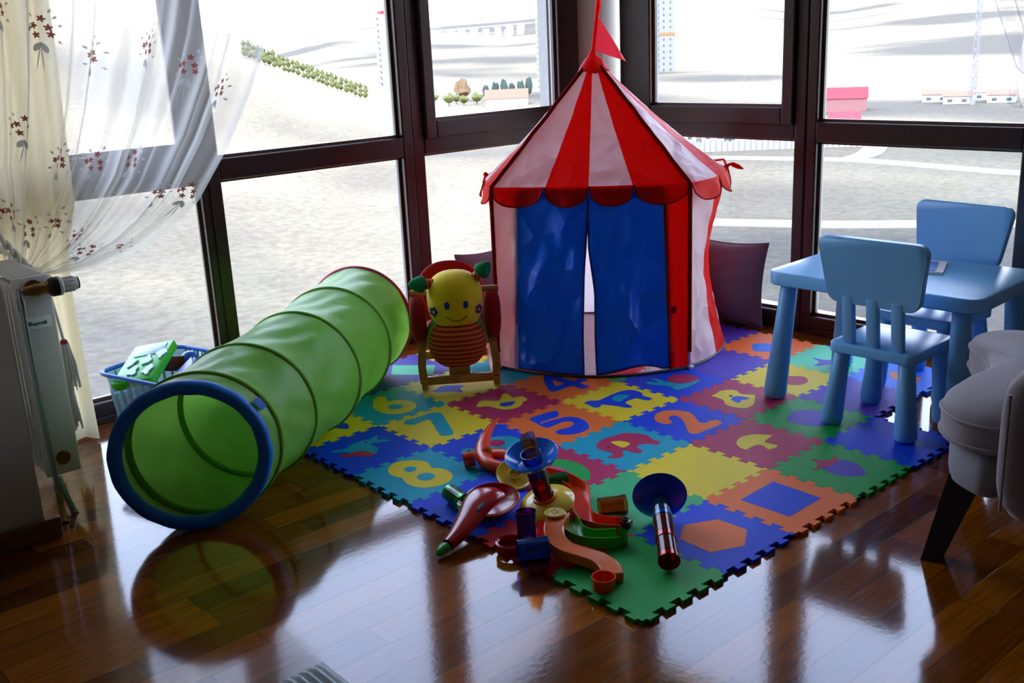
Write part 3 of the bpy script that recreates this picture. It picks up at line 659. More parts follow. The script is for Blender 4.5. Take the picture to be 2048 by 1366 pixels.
M_TDRED = mat('tent_dark_red', rgb(122, 6, 8), 0.9, 0.05)
M_TDBLUE = mat('tent_blue_hem', rgb(10, 40, 130), 0.6)
M_VINYL = mat('tent_floor_vinyl', rgb(150, 120, 130), 0.15, 0.7, bump=0.5, bscale=12, bdist=0.01)
M_VRIM = mat('tent_grey_binding', rgb(70, 72, 78), 0.6)
M_WEB = mat('tent_grey_tape', rgb(120, 150, 160), 0.6)
M_ROD = mat('white_plastic_rod', rgb(200, 208, 220), 0.3)
TC = Vector((1.625, 1.72, 0)); TR = 0.56; FA = radians(220.8); EZ = 0.775; BZ = TH + 0.004
def ring_r(ph, z):
    """tent radius at angle ph (degrees from the door, + to the right) and height z"""
    ph = (ph + 180) % 360 - 180; v = (z - BZ) / (EZ - BZ); a = abs(ph)
    q = ((ph + 45) % 90) - 45
    chord = TR * cos(radians(45)) / cos(radians(q))
    if a <= 45: w = 0.80 + (0.22 - 0.80) * v
    elif ph > 0 and a <= 135: w = 1.0 - 0.45 * sin(pi * v) ** 1.2
    elif ph < 0 and a <= 135: w = 0.48 - 0.30 * sin(pi * v) ** 1.2
    else: w = 0.5
    return chord + (TR - chord) * w
def TP(ph, r, z): return Vector((TC.x + r * cos(FA + radians(ph)), TC.y + r * sin(FA + radians(ph)), z))
tent = thing('play_tent', 'round red and white striped circus play tent with blue door flaps', 'play tent', (TC.x, TC.y, TH), FA)
b = BM(); pts = [TP(p_, ring_r(p_, BZ), 0) for p_ in range(-180, 180, 4)]
add_prism(b, [(p.x, p.y) for p in pts], TH + 0.001, TH + 0.004); fl = obj('tent_floor', b, M_VINYL, tent, smooth=False)
b = BM(); add_tube(b, [p + Vector((0, 0, TH + 0.0055)) for p in pts], 0.006, 8, closed=True); obj('floor_binding', b, M_VRIM, tent)
APZ = 1.225; APR = 0.045
def wrk(ph, z, k=1.0): return k * (0.004 * sin(ph * 0.31 + z * 21) + 0.003 * sin(ph * 0.9 - z * 34 + 1.3) + 0.002 * sin(ph * 1.7 + z * 60))
def roof_pt(ph, v):
    re, zz = ring_r(ph, EZ), EZ + 0.002
    s = 0.045 * sin(pi * v) * cos(radians(2 * (((ph + 45) % 90) - 45))) * (0.9 if abs(ph) > 45 else 0.7)
    r = re + (APR - re) * v - s * 0.3; return TP(ph, r + wrk(ph, v, 0.5 * sin(pi * v)), zz + (APZ - zz) * v - s * 0.25)
NS = 8
b = BM(); add_grid(b, 16 * NS, 20, lambda u, v: roof_pt(-180 + 360 * u, v), cu=True, mi=lambda i, j: 1 if (i // NS) % 2 == 0 else 0)
# stripe order: -45..-22.5 white, then red, alternating (16 stripes starting at -180)
obj('roof', b, [M_TRED, M_TWHITE], tent)
def is_white(ph): return int(math.floor((ph + 45) / 22.5)) % 2 == 0
# side walls: full height everywhere except the door opening
D0, D1 = -35.0, 35.5
def wall_pt(ph, v):
    z = BZ + (EZ - BZ) * v; return TP(ph, ring_r(ph, z) + wrk(ph, z, 0.8 * min(1, 6 * min(v, 1 - v) + 0.1)), z)
b = BM()
segs = []
ph = -45.0
while ph < 315 - 1e-6:
    segs.append((ph, ph + 22.5)); ph += 22.5
for a0, a1 in segs:
    lo, hi = a0, a1
    if a0 == -45.0: hi = D0
    elif a1 == 45.0: lo = D1
    elif -45 < a0 < 45: continue
    add_grid(b, 8, 22, lambda u, v, lo=lo, hi=hi: wall_pt(lo + (hi - lo) * u, v), mi=1 if is_white(a0) else 0)
bmesh.ops.remove_doubles(b, verts=b.verts, dist=0.0004)
obj('side_wall', b, [M_TRED, M_TWHITE], tent)
# door lintel strip, hems and the two flaps
b = BM(); add_grid(b, 24, 2, lambda u, v: TP(D0 + (D1 - D0) * u, ring_r(D0 + (D1 - D0) * u, EZ - 0.04 * (1 - v)) + 0.001, EZ - 0.045 * (1 - v))); obj('door_lintel', b, M_TBLUE, tent)
def flap(lo, hi, gap):
    """one blue door flap; gap(v) -> angle of the free edge at height fraction v (0 bottom)"""
    z0, z1 = BZ + 0.012, EZ - 0.02
    left = lo < -20
    def fn(u, v):
        z = z0 + (z1 - z0) * v; fe = gap(v)
        a = lo + (fe - lo) * u if left else fe + (hi - fe) * u
        free = u if left else 1 - u
        w = 0.010 * sin(a * 0.33 + z * 9) + 0.005 * sin(a * 0.8 - z * 23) + 0.004 * sin(a * 0.5 + z * 31 + 2)
        fold = 0.028 * max(0, 1 - abs((v - 0.72) - (free - 0.55) * 0.9) * 5) if left else 0.02 * max(0, 1 - abs((free - 0.62) + 0.22 * v) * 6)
        lift = 0.0 if left else 0.05 * (1 - v) ** 6 * (1 - free) ** 1.0 * sin(pi * min(1, (1 - free) * 1.15))
        return TP(a, ring_r(a, z) - 0.006 + (w + fold) * smooth(4 * min(v, 1.0 - v)) * (0.02 + free * 0.9) + 0.012 * free * (1 - v), z + lift)
    b = BM(); V = add_grid(b, 30, 40, fn); o = obj('door_flap', b, M_TBLUE, tent)
    b = BM(); k = 1.0 if left else 0.0
    path = [fn(k, q / 30) for q in range(30, -1, -1)] + [fn(k + (q / 20) * (-1 if left else 1), 0) for q in range(1, 21)]
    add_tube(b, [p + (p - Vector((TC.x, TC.y, p.z))).normalized() * 0.001 for p in path], 0.0042, 6); h = obj('flap_hem', b, M_TDBLUE, o)
flap(D0 - 2.0, 0, lambda v: interp([0, 0.2, 0.62, 0.9, 1], [-3.2, -3.6, -2.6, -0.8, -0.5], v))
flap(0, D1 + 2.0, lambda v: interp([0, 0.2, 0.45, 0.7, 0.9, 1], [2.6, 2.2, 2.4, -0.4, -0.7, -0.4], v))
b = BM(); add_tube(b, [TP(D1 + 0.2, ring_r(D1, z) + 0.003, z) for z in [BZ + 0.02 * k for k in range(36)]], 0.0035, 6); obj('door_binding', b, M_TDRED, tent)
b = BM(); add_tube(b, [TP(D0 - 0.3, ring_r(D0, z) + 0.003, z) for z in [BZ + 0.2 + 0.02 * k for k in range(27)]], 0.0055, 6); obj('hook_tape', b, M_WEB, tent)
b = BM(); add_box(b, (0, 0, 0), (0.02, 0.006, 0.028), M=Matrix.Translation(TP(38.2, ring_r(38.2, .27) + 0.004, 0.27)) @ Matrix.Rotation(FA + pi / 2 + radians(38), 4, 'Z')); obj('hook_patch', b, M_TDRED, tent)
# pole sleeves over roof and wall, with white rod ends at the foot
for p_ in (-45, 45, 135, 225):
    b = BM(); path = [roof_pt(p_, v) + Vector((0, 0, 0.004)) for v in [1 - k / 16 for k in range(17)]]
    path += [TP(p_, TR - 0.002 + 0.006, EZ - 0.03 * k) for k in range(1, 24)]
    add_tube(b, crom([tuple(q) for q in path], 2, closed=False), 0.0085, 8); obj('pole_sleeve', b, M_TDRED, tent)
    b = BM(); add_tube(b, [TP(p_, TR + 0.004, BZ + 0.002), TP(p_, TR + 0.004, 0.09)], 0.006, 10); add_box(b, (0, 0, 0), (0.026, 0.026, 0.012), M=Matrix.Translation(TP(p_, TR + 0.006, TH + 0.0065)) @ Matrix.Rotation(FA + radians(p_), 4, 'Z'), bev=0.003); obj('rod_end', b, M_ROD, tent)
# scalloped valance
for a0, a1 in segs:
    def fn(u, v, a0=a0, a1=a1):
        a = a0 + (a1 - a0) * (0.01 + 0.98 * u); dep = 0.078 * sqrt(max(0, 1 - (2 * u - 1) ** 2)) ** 0.8; q = dep * v
        return TP(a, ring_r(a, EZ) + 0.003 + 0.30 * q + 0.006 * sin(u * 9 + a0) * v, EZ + 0.006 - q)
    b = BM(); add_grid(b, 16, 6, fn); bmesh.ops.remove_doubles(b, verts=b.verts, dist=0.0003); sc_ = obj('valance_scallop', b, M_TRED, tent)
    b = BM(); add_tube(b, [fn(k / 20, 1.0) for k in range(21)], 0.0026, 6); obj('scallop_trim', b, M_TDRED, sc_)
# bows tied at the two far corners and at the left
for p_, s_ in ((98, 1), (-92, -1)):
    c = TP(p_, ring_r(p_, EZ) + 0.012, EZ + 0.006); tg = Vector((-sin(FA + radians(p_)), cos(FA + radians(p_)), 0)); ra = Vector((cos(FA + radians(p_)), sin(FA + radians(p_)), 0))
    b = BM(); bmesh.ops.create_uvsphere(b, u_segments=10, v_segments=8, radius=0.011); b.transform(Matrix.Translation(c)); 
    if s_ > 0:
        add_tube(b, crom([tuple(c), tuple(c + ra * 0.02 + Vector((0, 0, 0.008))), tuple(c + ra * 0.05 - Vector((0, 0, 0.004))), tuple(c + ra * 0.075 - Vector((0, 0, 0.016)))], 5, closed=False), [0.006] * 6 + [0.010] * 5 + [0.009, 0.007, 0.005, 0.003, 0.001], 8)
        add_tube(b, crom([tuple(c), tuple(c + tg * 0.06 + Vector((0, 0, 0.02))), tuple(c + tg * 0.14 + Vector((0, 0, 0.012))), tuple(c + tg * 0.2 - ra * 0.05)], 5, closed=False), 0.005, 8)
    else:
        add_tube(b, [c, c + ra * 0.012 - Vector((0, 0, 0.03)), c + ra * 0.018 - Vector((0, 0, 0.07))], [0.005, 0.004, 0.002], 7)
    obj('tie_bow', b, M_TRED, tent)
# cap, stalk and pennant
M_PEN = mat('pennant_red', rgb(224, 50, 62), 0.5, 0.3, bump=0.2, bscale=20, transl=0.45, bdist=0.01)
b = BM(); add_lathe(b, [(0.062, 1.205), (0.066, 1.212), (0.052, 1.235), (0.034, 1.258), (0.018, 1.272), (0.012, 1.29), (0, 1.292)], Matrix.Translation((TC.x, TC.y, 0)), 28)
for v in b.verts:
    a = atan2(v.co.y - TC.y, v.co.x - TC.x); k = 1 + 0.05 * sin(5 * a); v.co.x = TC.x + (v.co.x - TC.x) * k; v.co.y = TC.y + (v.co.y - TC.y) * k; v.co.z += 0.006 * sin(4 * a + 1) * (1.27 - v.co.z) / 0.07
obj('cap', b, M_TRED, tent)
b = BM(); add_tube(b, [(TC.x, TC.y, 1.28), (TC.x + 0.006, TC.y - 0.006, 1.34), (TC.x + 0.014, TC.y - 0.014, 1.42), (TC.x + 0.02, TC.y - 0.02, 1.475), (TC.x + 0.021, TC.y - 0.021, 1.50)], [0.008, 0.007, 0.008, 0.012, 0.008], 10); obj('pennant_stalk', b, M_TRED, tent)
rt = Vector((0.75, -0.66, 0))
def pen(u, v):
    z0 = interp([0, 1], [1.292, 1.44], v); base = Vector((TC.x + 0.004, TC.y - 0.004, 0)).lerp(Vector((TC.x + 0.014, TC.y - 0.014, 0)), v)
    tip = Vector((TC.x, TC.y, 0)) + rt * 0.150 + Vector((0.02, 0.03, 1.240))
    p = Vector((base.x, base.y, z0)).lerp(tip, u); d = Vector((0.66, 0.75, 0)); return p + d * (0.018 * sin(5 * u + 2 * v) * u)
b = BM(); add_grid(b, 18, 10, pen); bmesh.ops.remove_doubles(b, verts=b.verts, dist=0.0002); obj('pennant', b, M_PEN, tent)

# ------------------------------------------------------------------ play tunnel
M_TUN = mat('tunnel_green', rgb(140, 204, 82), 0.42, 0.4, bump=0.35, bscale=11, transl=0.42, bdist=0.014, var=0.06, vscale=4)
M_TUNB = mat('tunnel_ring_green', rgb(112, 164, 52), 0.7, 0.1, bump=0.2, bscale=60)
M_HB = mat('tunnel_blue_hoop', rgb(16, 122, 222), 0.5, 0.4, bump=0.35, bscale=25, bdist=0.008)
M_HP = mat('tunnel_pink_hoop', rgb(200, 40, 92), 0.5, 0.4, bump=0.3, bscale=25, bdist=0.008)
ST = [(-0.52, 1.286, 1.06), (-0.452, 1.338, 0.98), (-0.227, 1.50, 0.80), (0.084, 1.70, 0.66), (0.369, 1.925, 0.66), (0.645, 2.165, 0.60)]
TRR = 0.229
def zc(t): return TRR + interp([0, 1.6, 2.6, 5], [0.004, 0.005, 0.0155, 0.0155], t)
def tun_c(t):
    t = max(0, min(len(ST) - 1.0001, t)); k = int(t); f = t - k
    g = lambda i: Vector(ST[max(0, min(len(ST) - 1, i))])
    p0, p1, p2, p3 = g(k - 1), g(k), g(k + 1), g(k + 2)
    return 0.5 * (2 * p1 + (p2 - p0) * f + (2 * p0 - 5 * p1 + 4 * p2 - p3) * f * f + (3 * p1 - p0 - 3 * p2 + p3) * f ** 3)
def tun_pt(t, a, r): 
    c = tun_c(t); u = Vector((-sin(c.z), cos(c.z), 0)); return Vector((c.x, c.y, zc(t))) + u * (r * cos(a)) + Vector((0, 0, r * sin(a)))
def tun_r(t, a):
    k = int(min(t, 4.999)); f = t - k; s = sin(pi * f); w = 0.25 if k == 0 else 1.0
    return TRR - 0.002 - w * s * (0.010 + 0.005 * sin(3 * a + k) + 0.005 * sin(7 * a + 2.1 * k + 5 * f) + 0.003 * sin(13 * a - 9 * f)) 
tun = thing('play_tunnel', 'long green crawl tunnel with a blue front hoop lying on the floor', 'play tunnel', (-0.05, 1.62, 0), 0.75)
b = BM(); add_grid(b, 96, 70, lambda u, v: tun_pt(5 * v, 2 * pi * u, tun_r(5 * v, 2 * pi * u)), cu=True); obj('tunnel_fabric', b, M_TUN, tun)
for k, (t, r, mt, nm) in enumerate(((0, 0.022, M_HB, 'front_hoop'), (1, 0.0115, M_TUNB, 'wire_ring'), (2, 0.0105, M_TUNB, 'wire_ring'), (3, 0.0105, M_TUNB, 'wire_ring'), (4, 0.0105, M_TUNB, 'wire_ring'), (5, 0.013, M_HP, 'rear_hoop'))):
    b = BM(); q = 80
    add_tube(b, [tun_pt(t if t < 5 else 4.9999, 2 * pi * i / q, TRR - (r - 0.004 if t in (0, 5) else 0.007) + (0.0008 * sin(i * 1.1) if t == 0 else 0)) for i in range(q)], [r * (1 + (0.025 * sin(i * 1.57) if t == 0 else 0)) for i in range(q)], 12, closed=True)
    obj(nm, b, mt, tun)
b = BM(); add_grid(b, 6, 4, lambda u, v: tun_pt(-0.0 + 0.8 * u, pi - 0.50 - 0.16 * v, TRR + 0.014 - 0.006 * u)); 
g_ = bmesh.ops.solidify(b, geom=list(b.faces), thickness=0.003); obj('closing_tab', b, M_HB, tun)

# ------------------------------------------------------------------ light blue children's table, two chairs, booklet
M_BLU = mat('light_blue_plastic', rgb(118, 184, 232), 0.32, 0.5, bump=0.08, bscale=160, bdist=0.001)
def leg_cone(b, top, bot, r0, r1):
    ax = Vector(bot) - Vector(top); L_ = ax.length
    add_lathe(b, [(r0 * 0.9, 0), (r0, 0.004), (r0 + (r1 - r0) * 0.5, L_ * 0.5), (r1 + 0.001, L_ - 0.022), (r1 - 0.002, L_ - 0.006), (r1 - 0.008, L_)], axm(top, ax), 30)
def slab(b, w, d, r, z0, z1, e=0.008):
    """rounded-corner slab with softened top edge, w along x, d along y"""
    lay = [(e * 0.6, z0), (0, z0 + e * 0.6), (0, z1 - e), (e * 0.35, z1 - e * 0.3), (e, z1)]
    rings = []
    for ins, z in lay:
        rings.append([b.verts.new((x, y, z)) for x, y in rrect(w - 2 * ins, d - 2 * ins, r - ins, 7)])
    n = len(rings[0])
    for p, q in zip(rings, rings[1:]):
        for k in range(n): b.faces.new((p[k], p[(k + 1) % n], q[(k + 1) % n], q[k]))
    b.faces.new(rings[0][::-1]); b.faces.new(rings[-1])
tb = thing('play_table', 'light blue plastic children\'s table with rounded corners and tapered legs', 'table', (1.794, 0.366, TH), radians(3))
b = BM(); slab(b, 0.535, 0.785, 0.055, 0.435, 0.484, 0.007); obj('table_top', b, M_BLU, tb, local=True)
for sx in (-1, 1):
    for sy in (-1, 1):
        b = BM(); zb = -TH if (sx > 0 and sy < 0) else 0.0
        leg_cone(b, (sx * 0.215, sy * 0.318, 0.436), (sx * 0.252, sy * 0.345, zb + 0.0003), 0.031, 0.042); obj('leg', b, M_BLU, tb, local=True)
def chair(label, x, y, rz, zl):
    c = thing('play_chair', label, 'chair', (x, y, TH), rz, 'light blue children\'s chairs')
    b = BM(); slab(b, 0.315, 0.31, 0.03, 0.265, 0.30, 0.006); obj('seat', b, M_BLU, c, local=True)
    for k, (sx, sy) in enumerate(((-1, 1), (-1, -1), (1, 1), (1, -1))):
        b = BM(); leg_cone(b, (sx * 0.118, sy * 0.116, 0.266), (sx * 0.140, sy * 0.138, zl[k] + 0.0003), 0.027, 0.037); obj('leg', b, M_BLU, c, local=True)
    for s in (-1, 0, 1):
        b = BM(); add_box(b, (0, 0, 0.078), (0.026, 0.041, 0.196), M=Matrix.Translation((-0.128, s * 0.088, 0.297)) @ Matrix.Rotation(radians(-7), 4, 'Y'), bev=0.005); obj('back_slat', b, M_BLU, c, local=True)
    # trapezoid back panel with rounded corners, gently leaning back
    P = []
    h, wt, wb, r = 0.228, 0.395, 0.325, 0.042
    cor = [(wt / 2, h), (-wt / 2, h), (-wb / 2, 0), (wb / 2, 0)]
    for k in range(4):
        p, q, n_ = Vector(cor[k - 1]), Vector(cor[k]), Vector(cor[(k + 1) % 4]); d1 = (p - q).normalized(); d2 = (n_ - q).normalized()
        for t in [i / 7 for i in range(8)]:
            A, Bq = q + d1 * r, q + d2 * r; v = A * (1 - t) ** 2 + q * 2 * t * (1 - t) + Bq * t * t; P.append((v.x, v.y))
    P = [(x_, y_ + 0.012 * (1 - (2 * x_ / wt) ** 2) * (y_ / h)) for x_, y_ in P]
    b = BM(); b2 = BM(); lay = [(0.004, 0), (0, 0.004), (0, 0.020), (0.004, 0.024)]
    rings = []
    for ins, dz in lay: rings.append([b2.verts.new((x_ * (1 - ins / 0.19), (y_ - h / 2) * (1 - ins / (h / 2)) + h / 2, dz)) for x_, y_ in P])
    n = len(P)
    for p, q in zip(rings, rings[1:]):
        for k in range(n): b2.faces.new((p[k], p[(k + 1) % n], q[(k + 1) % n], q[k]))
    b2.faces.new(rings[0][::-1]); b2.faces.new(rings[-1])
    # curve the panel a little, then stand it up: x->y, y->z, thickness->x
    for v in b2.verts:
        x_, y_, t_ = v.co; v.co = Vector((t_ - 0.010 - 0.9 * x_ * x_ * -0.35, x_, y_))
    b2.transform(Matrix.Translation((-0.152, 0, 0.443)) @ Matrix.Rotation(radians(-9), 4, 'Y')); merge(b, b2)
    obj('backrest', b, M_BLU, c, local=True)
    return c
chair('light blue chair in front of the table, its back to the camera', 1.572, 0.262, radians(2), (0, 0, 0, -TH))
chair('light blue chair on the far side of the table, by the window', 2.03, 0.352, radians(177), (-TH, 0, -TH, 0))
M_PAPER = mat('white_paper', rgb(228, 228, 224), 0.7); M_COVER = mat('booklet_blue_cover', rgb(20, 100, 200), 0.4)
bk = thing('booklet', 'thin blue and white booklet lying on the table behind the near chair back', 'book', (1.885, 0.318, TH + 0.484), radians(22))
b = BM(); add_box(b, (0, 0, 0.005), (0.19, 0.13, 0.008)); obj('pages', b, M_PAPER, bk, smooth=False, local=True)
b = BM(); add_box(b, (-0.01, 0.012, 0.0105), (0.15, 0.095, 0.0024)); obj('cover', b, M_COVER, bk, smooth=False, local=True)

# ------------------------------------------------------------------ cushions
M_CUSH = mat('cushion_mauve', rgb(112, 90, 108), 0.85, 0.2, bump=0.25, bscale=180, sheen=0.3, var=0.08, vscale=7)
def cushion(label, loc, rz, w, h, t, tilt, seed):
    M = Matrix.Translation(Vector(loc)) @ Matrix.Rotation(rz, 4, 'Z')
    c = thing('cushion', label, 'cushion', group='mauve floor cushions', mtx=M)
    R = Matrix.Rotation(tilt, 4, 'X')
    def fn(side):
        def g(u, v):
            x, z = (2 * u - 1), (2 * v - 1)
            e = (1 - abs(x) ** 2.6) * (1 - abs(z) ** 2.6); dep = t / 2 * max(0, e) ** 0.55
            pinch = 1 - 0.07 * (1 - x * x) * 0 - 0.06 * (1 - abs(z)) * 0
            px = x * w / 2 * (1 - 0.10 * (1 - z * z)); pz = z * h / 2 * (1 - 0.10 * (1 - x * x)) + 0.05 * h * (1 - x * x) * (1 if z < 0 else 0) * 0
            dep += 0.004 * sin(9 * x + 5 * z + seed) * e + 0.003 * sin(17 * z - 6 * x) * e
            return R @ Vector((px, side * dep, pz + h / 2))
        return g
    b = BM(); add_grid(b, 26, 26, fn(1)); add_grid(b, 26, 26, fn(-1)); bmesh.ops.remove_doubles(b, verts=b.verts, dist=0.0006); obj('cushion_cover', b, M_CUSH, c, local=True)
    b = BM(); q = []
    f = fn(1)
    for k in range(40): q.append(f(k / 40, 0))
    for k in range(40): q.append(f(1, k / 40))
    for k in range(40): q.append(f(1 - k / 40, 1))
    for k in range(40): q.append(f(0, 1 - k / 40))
    add_tube(b, q, 0.003, 6, closed=True); obj('piping', b, M_CUSH, c, local=True)
cushion('large mauve cushion leaning on the right-hand window beside the tent', (2.250, 1.505, 0.002), radians(-84), 0.43, 0.405, 0.155, radians(-6), 1)
cushion('mauve cushion mostly hidden behind the left side of the tent', (1.50, 2.318, 0.002), radians(-1.5), 0.37, 0.385, 0.11, radians(-5), 3)

# ------------------------------------------------------------------ storage box with toys
M_BOX = clear_plastic('clear_blue_plastic', (0.42, 0.74, 1.0, 1), 0.5, 0.15); M_BRIM = mat('blue_box_rim', rgb(40, 130, 236), 0.3, transl=0.3)
BX, BY, BR = -0.214, 2.09, radians(17)
sb = thing('storage_box', 'ribbed clear blue storage box of toys between the curtain and the tunnel', 'storage box', (BX, BY, 0), BR)
W_, D_, H_ = 0.365, 0.365, 0.268
def boxpt(s, z, off=0.0):
    """point on the ribbed rounded-rectangle outline"""
    tp = 0.86 + 0.14 * z / H_
    pl = BOXP; n = len(pl); x, y = pl[int(s * n) % n]
    return x * tp, y * tp
BOXP = []
for x, y in rrect(W_, D_, 0.04, 6):
    BOXP.append((x, y))
def dense(poly, step):
    out = []
    for k in range(len(poly)):
        a, c = Vector(poly[k]), Vector(poly[(k + 1) % len(poly)]); m_ = max(1, int((c - a).length / step))
        for q in range(m_): v = a.lerp(c, q / m_); out.append((v.x, v.y))
    return out
BP = dense(BOXP, 0.006)
b = BM(); NB = len(BP)
def bxf(ins, rib):
    def g(u, v):
        k = int(round(u * NB)) % NB; x, y = BP[k]; z = 0.004 + (H_ - 0.004) * v; tp = 0.86 + 0.14 * v
        q = 1 - (ins + rib * (0.5 + 0.5 * (1 if sin(k * 0.9) > 0 else -1)) * (1 if 0.06 < v < 0.92 else 0)) / 0.18
        return Vector((x * tp * q, y * tp * q, z))
    return g
add_grid(b, NB, 10, bxf(0.0, 0.003), cu=True)
add_prism(b, [(x * 0.86, y * 0.86) for x, y in BOXP], 0.001, 0.004); obj('tub', b, M_BOX, sb, local=True)
b = BM(); add_tube(b, [(x * 1.02, y * 1.02, H_) for x, y in BP[::3]], 0.008, 8, closed=True); obj('rim', b, M_BRIM, sb, local=True)
M_TGRN = mat('toy_green', rgb(56, 206, 26), 0.3); M_TSKY = mat('toy_pale_blue', rgb(176, 214, 232), 0.3); M_TDK = mat('toy_dark_red', rgb(110, 20, 26), 0.4)
M_TOCH = mat('toy_ochre', rgb(150, 124, 40), 0.5); M_TRD = mat('toy_red', rgb(214, 24, 26), 0.3); M_TBL = mat('toy_blue', rgb(20, 92, 200), 0.35)
LB = Matrix.Translation((BX, BY, 0)) @ Matrix.Rotation(BR, 4, 'Z')
gx, gy = Vector((0.163, 0.136, 0.085)).normalized(), Vector((-0.029, 0.15, 0.0)); gy = (gy - gx * gy.dot(gx)).normalized(); gz = gx.cross(gy)
G = Matrix(((gx.x, gy.x, gz.x, -0.305), (gx.y, gy.y, gz.y, 2.120), (gx.z, gy.z, gz.z, 0.283), (0, 0, 0, 1)))
gp = thing('puzzle_board', 'green toy board with pale blue animal pieces standing in the storage box', 'toy', mtx=G)
b = BM(); add_box(b, (0, 0, 0), (0.22, 0.17, 0.035), bev=0.006); obj('board', b, M_TGRN, gp, local=True)
b = BM(); add_box(b, (0.065, 0, 0.0185), (0.06, 0.13, 0.004), bev=0.0015); obj('panel', b, M_TSKY, gp, local=True)
for k, (cx, cy) in enumerate(((-0.0, 0.045), (0.0, -0.02), (-0.055, 0.015), (-0.06, -0.05), (0.03, -0.07))):
    pl = [(cx + 0.026 * (1 + 0.25 * sin(3 * a + k)) * cos(a), cy + 0.019 * (1 + 0.3 * sin(4 * a + 2 * k)) * sin(a)) for a in [2 * pi * q / 22 for q in range(22)]]
    b = BM(); add_prism(b, pl, 0.016, 0.024); obj('animal_piece', b, M_TSKY, gp, smooth=False, local=True)
HT = Matrix.Translation((-0.150, 2.055, 0.135)) @ Matrix.Rotation(radians(-22), 4, 'Z')
hs = thing('toy_house', 'ochre toy house with a blue roof and red window in the storage box', 'toy', mtx=HT)
b = BM(); add_prism(b, [(-0.075, -0.1), (0.075, -0.1), (0.075, 0.06), (0, 0.125), (-0.075, 0.06)], -0.05, 0.05, M=Matrix(((1, 0, 0, 0), (0, 0, 1, 0), (0, 1, 0, 0), (0, 0, 0, 1)))); obj('house_body', b, M_TOCH, hs, smooth=False, local=True)
b = BM()
for s in (-1, 1): add_box(b, (0, 0, 0), (0.115, 0.12, 0.012), M=Matrix.Translation((s * 0.045, 0, 0.099)) @ Matrix.Rotation(s * radians(40.5), 4, 'Y'))
obj('roof', b, M_TBL, hs, smooth=False, local=True)
b = BM(); add_prism(b, [(-0.035, 0.0), (0.035, 0.0), (0.0, 0.065)], 0.05, 0.056, M=Matrix(((1, 0, 0, 0), (0, 0, -1, 0), (0, 1, 0, 0), (0, 0, 0, 1)))); obj('window', b, M_TRD, hs, smooth=False, local=True)
b = BM(); add_box(b, (0, 0, 0), (0.05, 0.09, 0.05), M=LB @ Matrix.Translation((0.09, 0.10, 0.235)) @ Matrix.Rotation(0.5, 4, 'Z') @ Matrix.Rotation(0.5, 4, 'Y'), bev=0.005); own_origin(tag(obj('toy_block', b, M_TDK), 'dark red toy block poking out of the storage box', 'toy'))
b = BM(); bmesh.ops.create_uvsphere(b, u_segments=20, v_segments=14, radius=0.033); b.transform(LB @ Matrix.Translation((0.128, 0.062, 0.245))); own_origin(tag(obj('toy_ball', b, M_TBL), 'blue ball at the back of the storage box', 'ball'))

# ------------------------------------------------------------------ rocking caterpillar
M_YEL = mat('plush_yellow', rgb(244, 210, 26), 0.85, 0.2, bump=0.12, bscale=260, sheen=0.3)
M_PGRN = mat('plush_green', rgb(110, 190, 40), 0.85, 0.2, sheen=0.3); M_DGRN = mat('plush_dark_green', rgb(10, 122, 72), 0.8, 0.2, bump=0.3, bscale=130)
M_PRED = mat('plush_red', rgb(170, 16, 22), 0.85, 0.2, bump=0.12, bscale=200, sheen=0.2); M_EYE = mat('eye_blue', rgb(34, 44, 150), 0.5); M_PURP = mat('plush_purple', rgb(74, 34, 120), 0.8)
M_WOOD = mat('honey_wood', rgb(196, 130, 62), 0.35, bump=0.15, bscale=30, var=0.18, vscale=6, stretch=(8, 8, 1))
M_BLK = mat('black_line', rgb(20, 18, 16), 0.7)
def stripe_mat(name, c1, c2, scale, direction):
    mt, nt, out = nmat(name); p = nt.nodes.new('ShaderNodeBsdfPrincipled'); p.inputs['Roughness'].default_value = 0.85
    tcn = nt.nodes.new('ShaderNodeTexCoord'); w = nt.nodes.new('ShaderNodeTexWave'); w.inputs['Scale'].default_value = scale; w.bands_direction = direction; w.inputs['Distortion'].default_value = 0.0
    r = nt.nodes.new('ShaderNodeValToRGB'); r.color_ramp.interpolation = 'CONSTANT'; r.color_ramp.elements[0].color = c1; r.color_ramp.elements[1].position = 0.68; r.color_ramp.elements[1].color = c2
    nt.links.new(tcn.outputs['Object'], w.inputs['Vector']); nt.links.new(w.outputs[1], r.inputs[0]); nt.links.new(r.outputs[0], p.inputs['Base Color']); nt.links.new(p.outputs[0], out.inputs[0]); return mt
M_STR = stripe_mat('red_orange_stripes', rgb(170, 34, 14), rgb(226, 110, 24), 17.0, 'Z')
M_STRX = stripe_mat('antenna_stripes', rgb(226, 120, 30), rgb(150, 40, 10), 24.0, 'X')
rk = thing('rocking_toy', 'wooden rocking toy with a smiling yellow caterpillar head and red seat', 'rocking toy', (0.792, 1.686, TH), radians(-35))
def supel(b, c, r, e, n=40, mi=0):
    """super-ellipsoid"""
    b2 = BM(); bmesh.ops.create_uvsphere(b2, u_segments=n, v_segments=n // 2, radius=1.0)
    for v in b2.verts:
        x, y, z = v.co; l = (abs(x) ** e + abs(y) ** e + abs(z) ** e) ** (1 / e)
        v.co = Vector((c[0] + x / l * r[0], c[1] + y / l * r[1], c[2] + z / l * r[2]))
    merge(b, b2, mi)
HC, HR, HE = (0.0, 0.07, 0.352), (0.112, 0.10, 0.118), 2.5
b = BM(); supel(b, HC, HR, HE); head = obj('head', b, M_YEL, rk, local=True, angle=80)
def on_head(x, z, lift=0.001):
    q = max(0.0, 1 - (abs(x - HC[0]) / HR[0]) ** HE - (abs(z - HC[2]) / HR[2]) ** HE) ** (1 / HE); return Vector((x, HC[1] - HR[1] * q - lift, z))
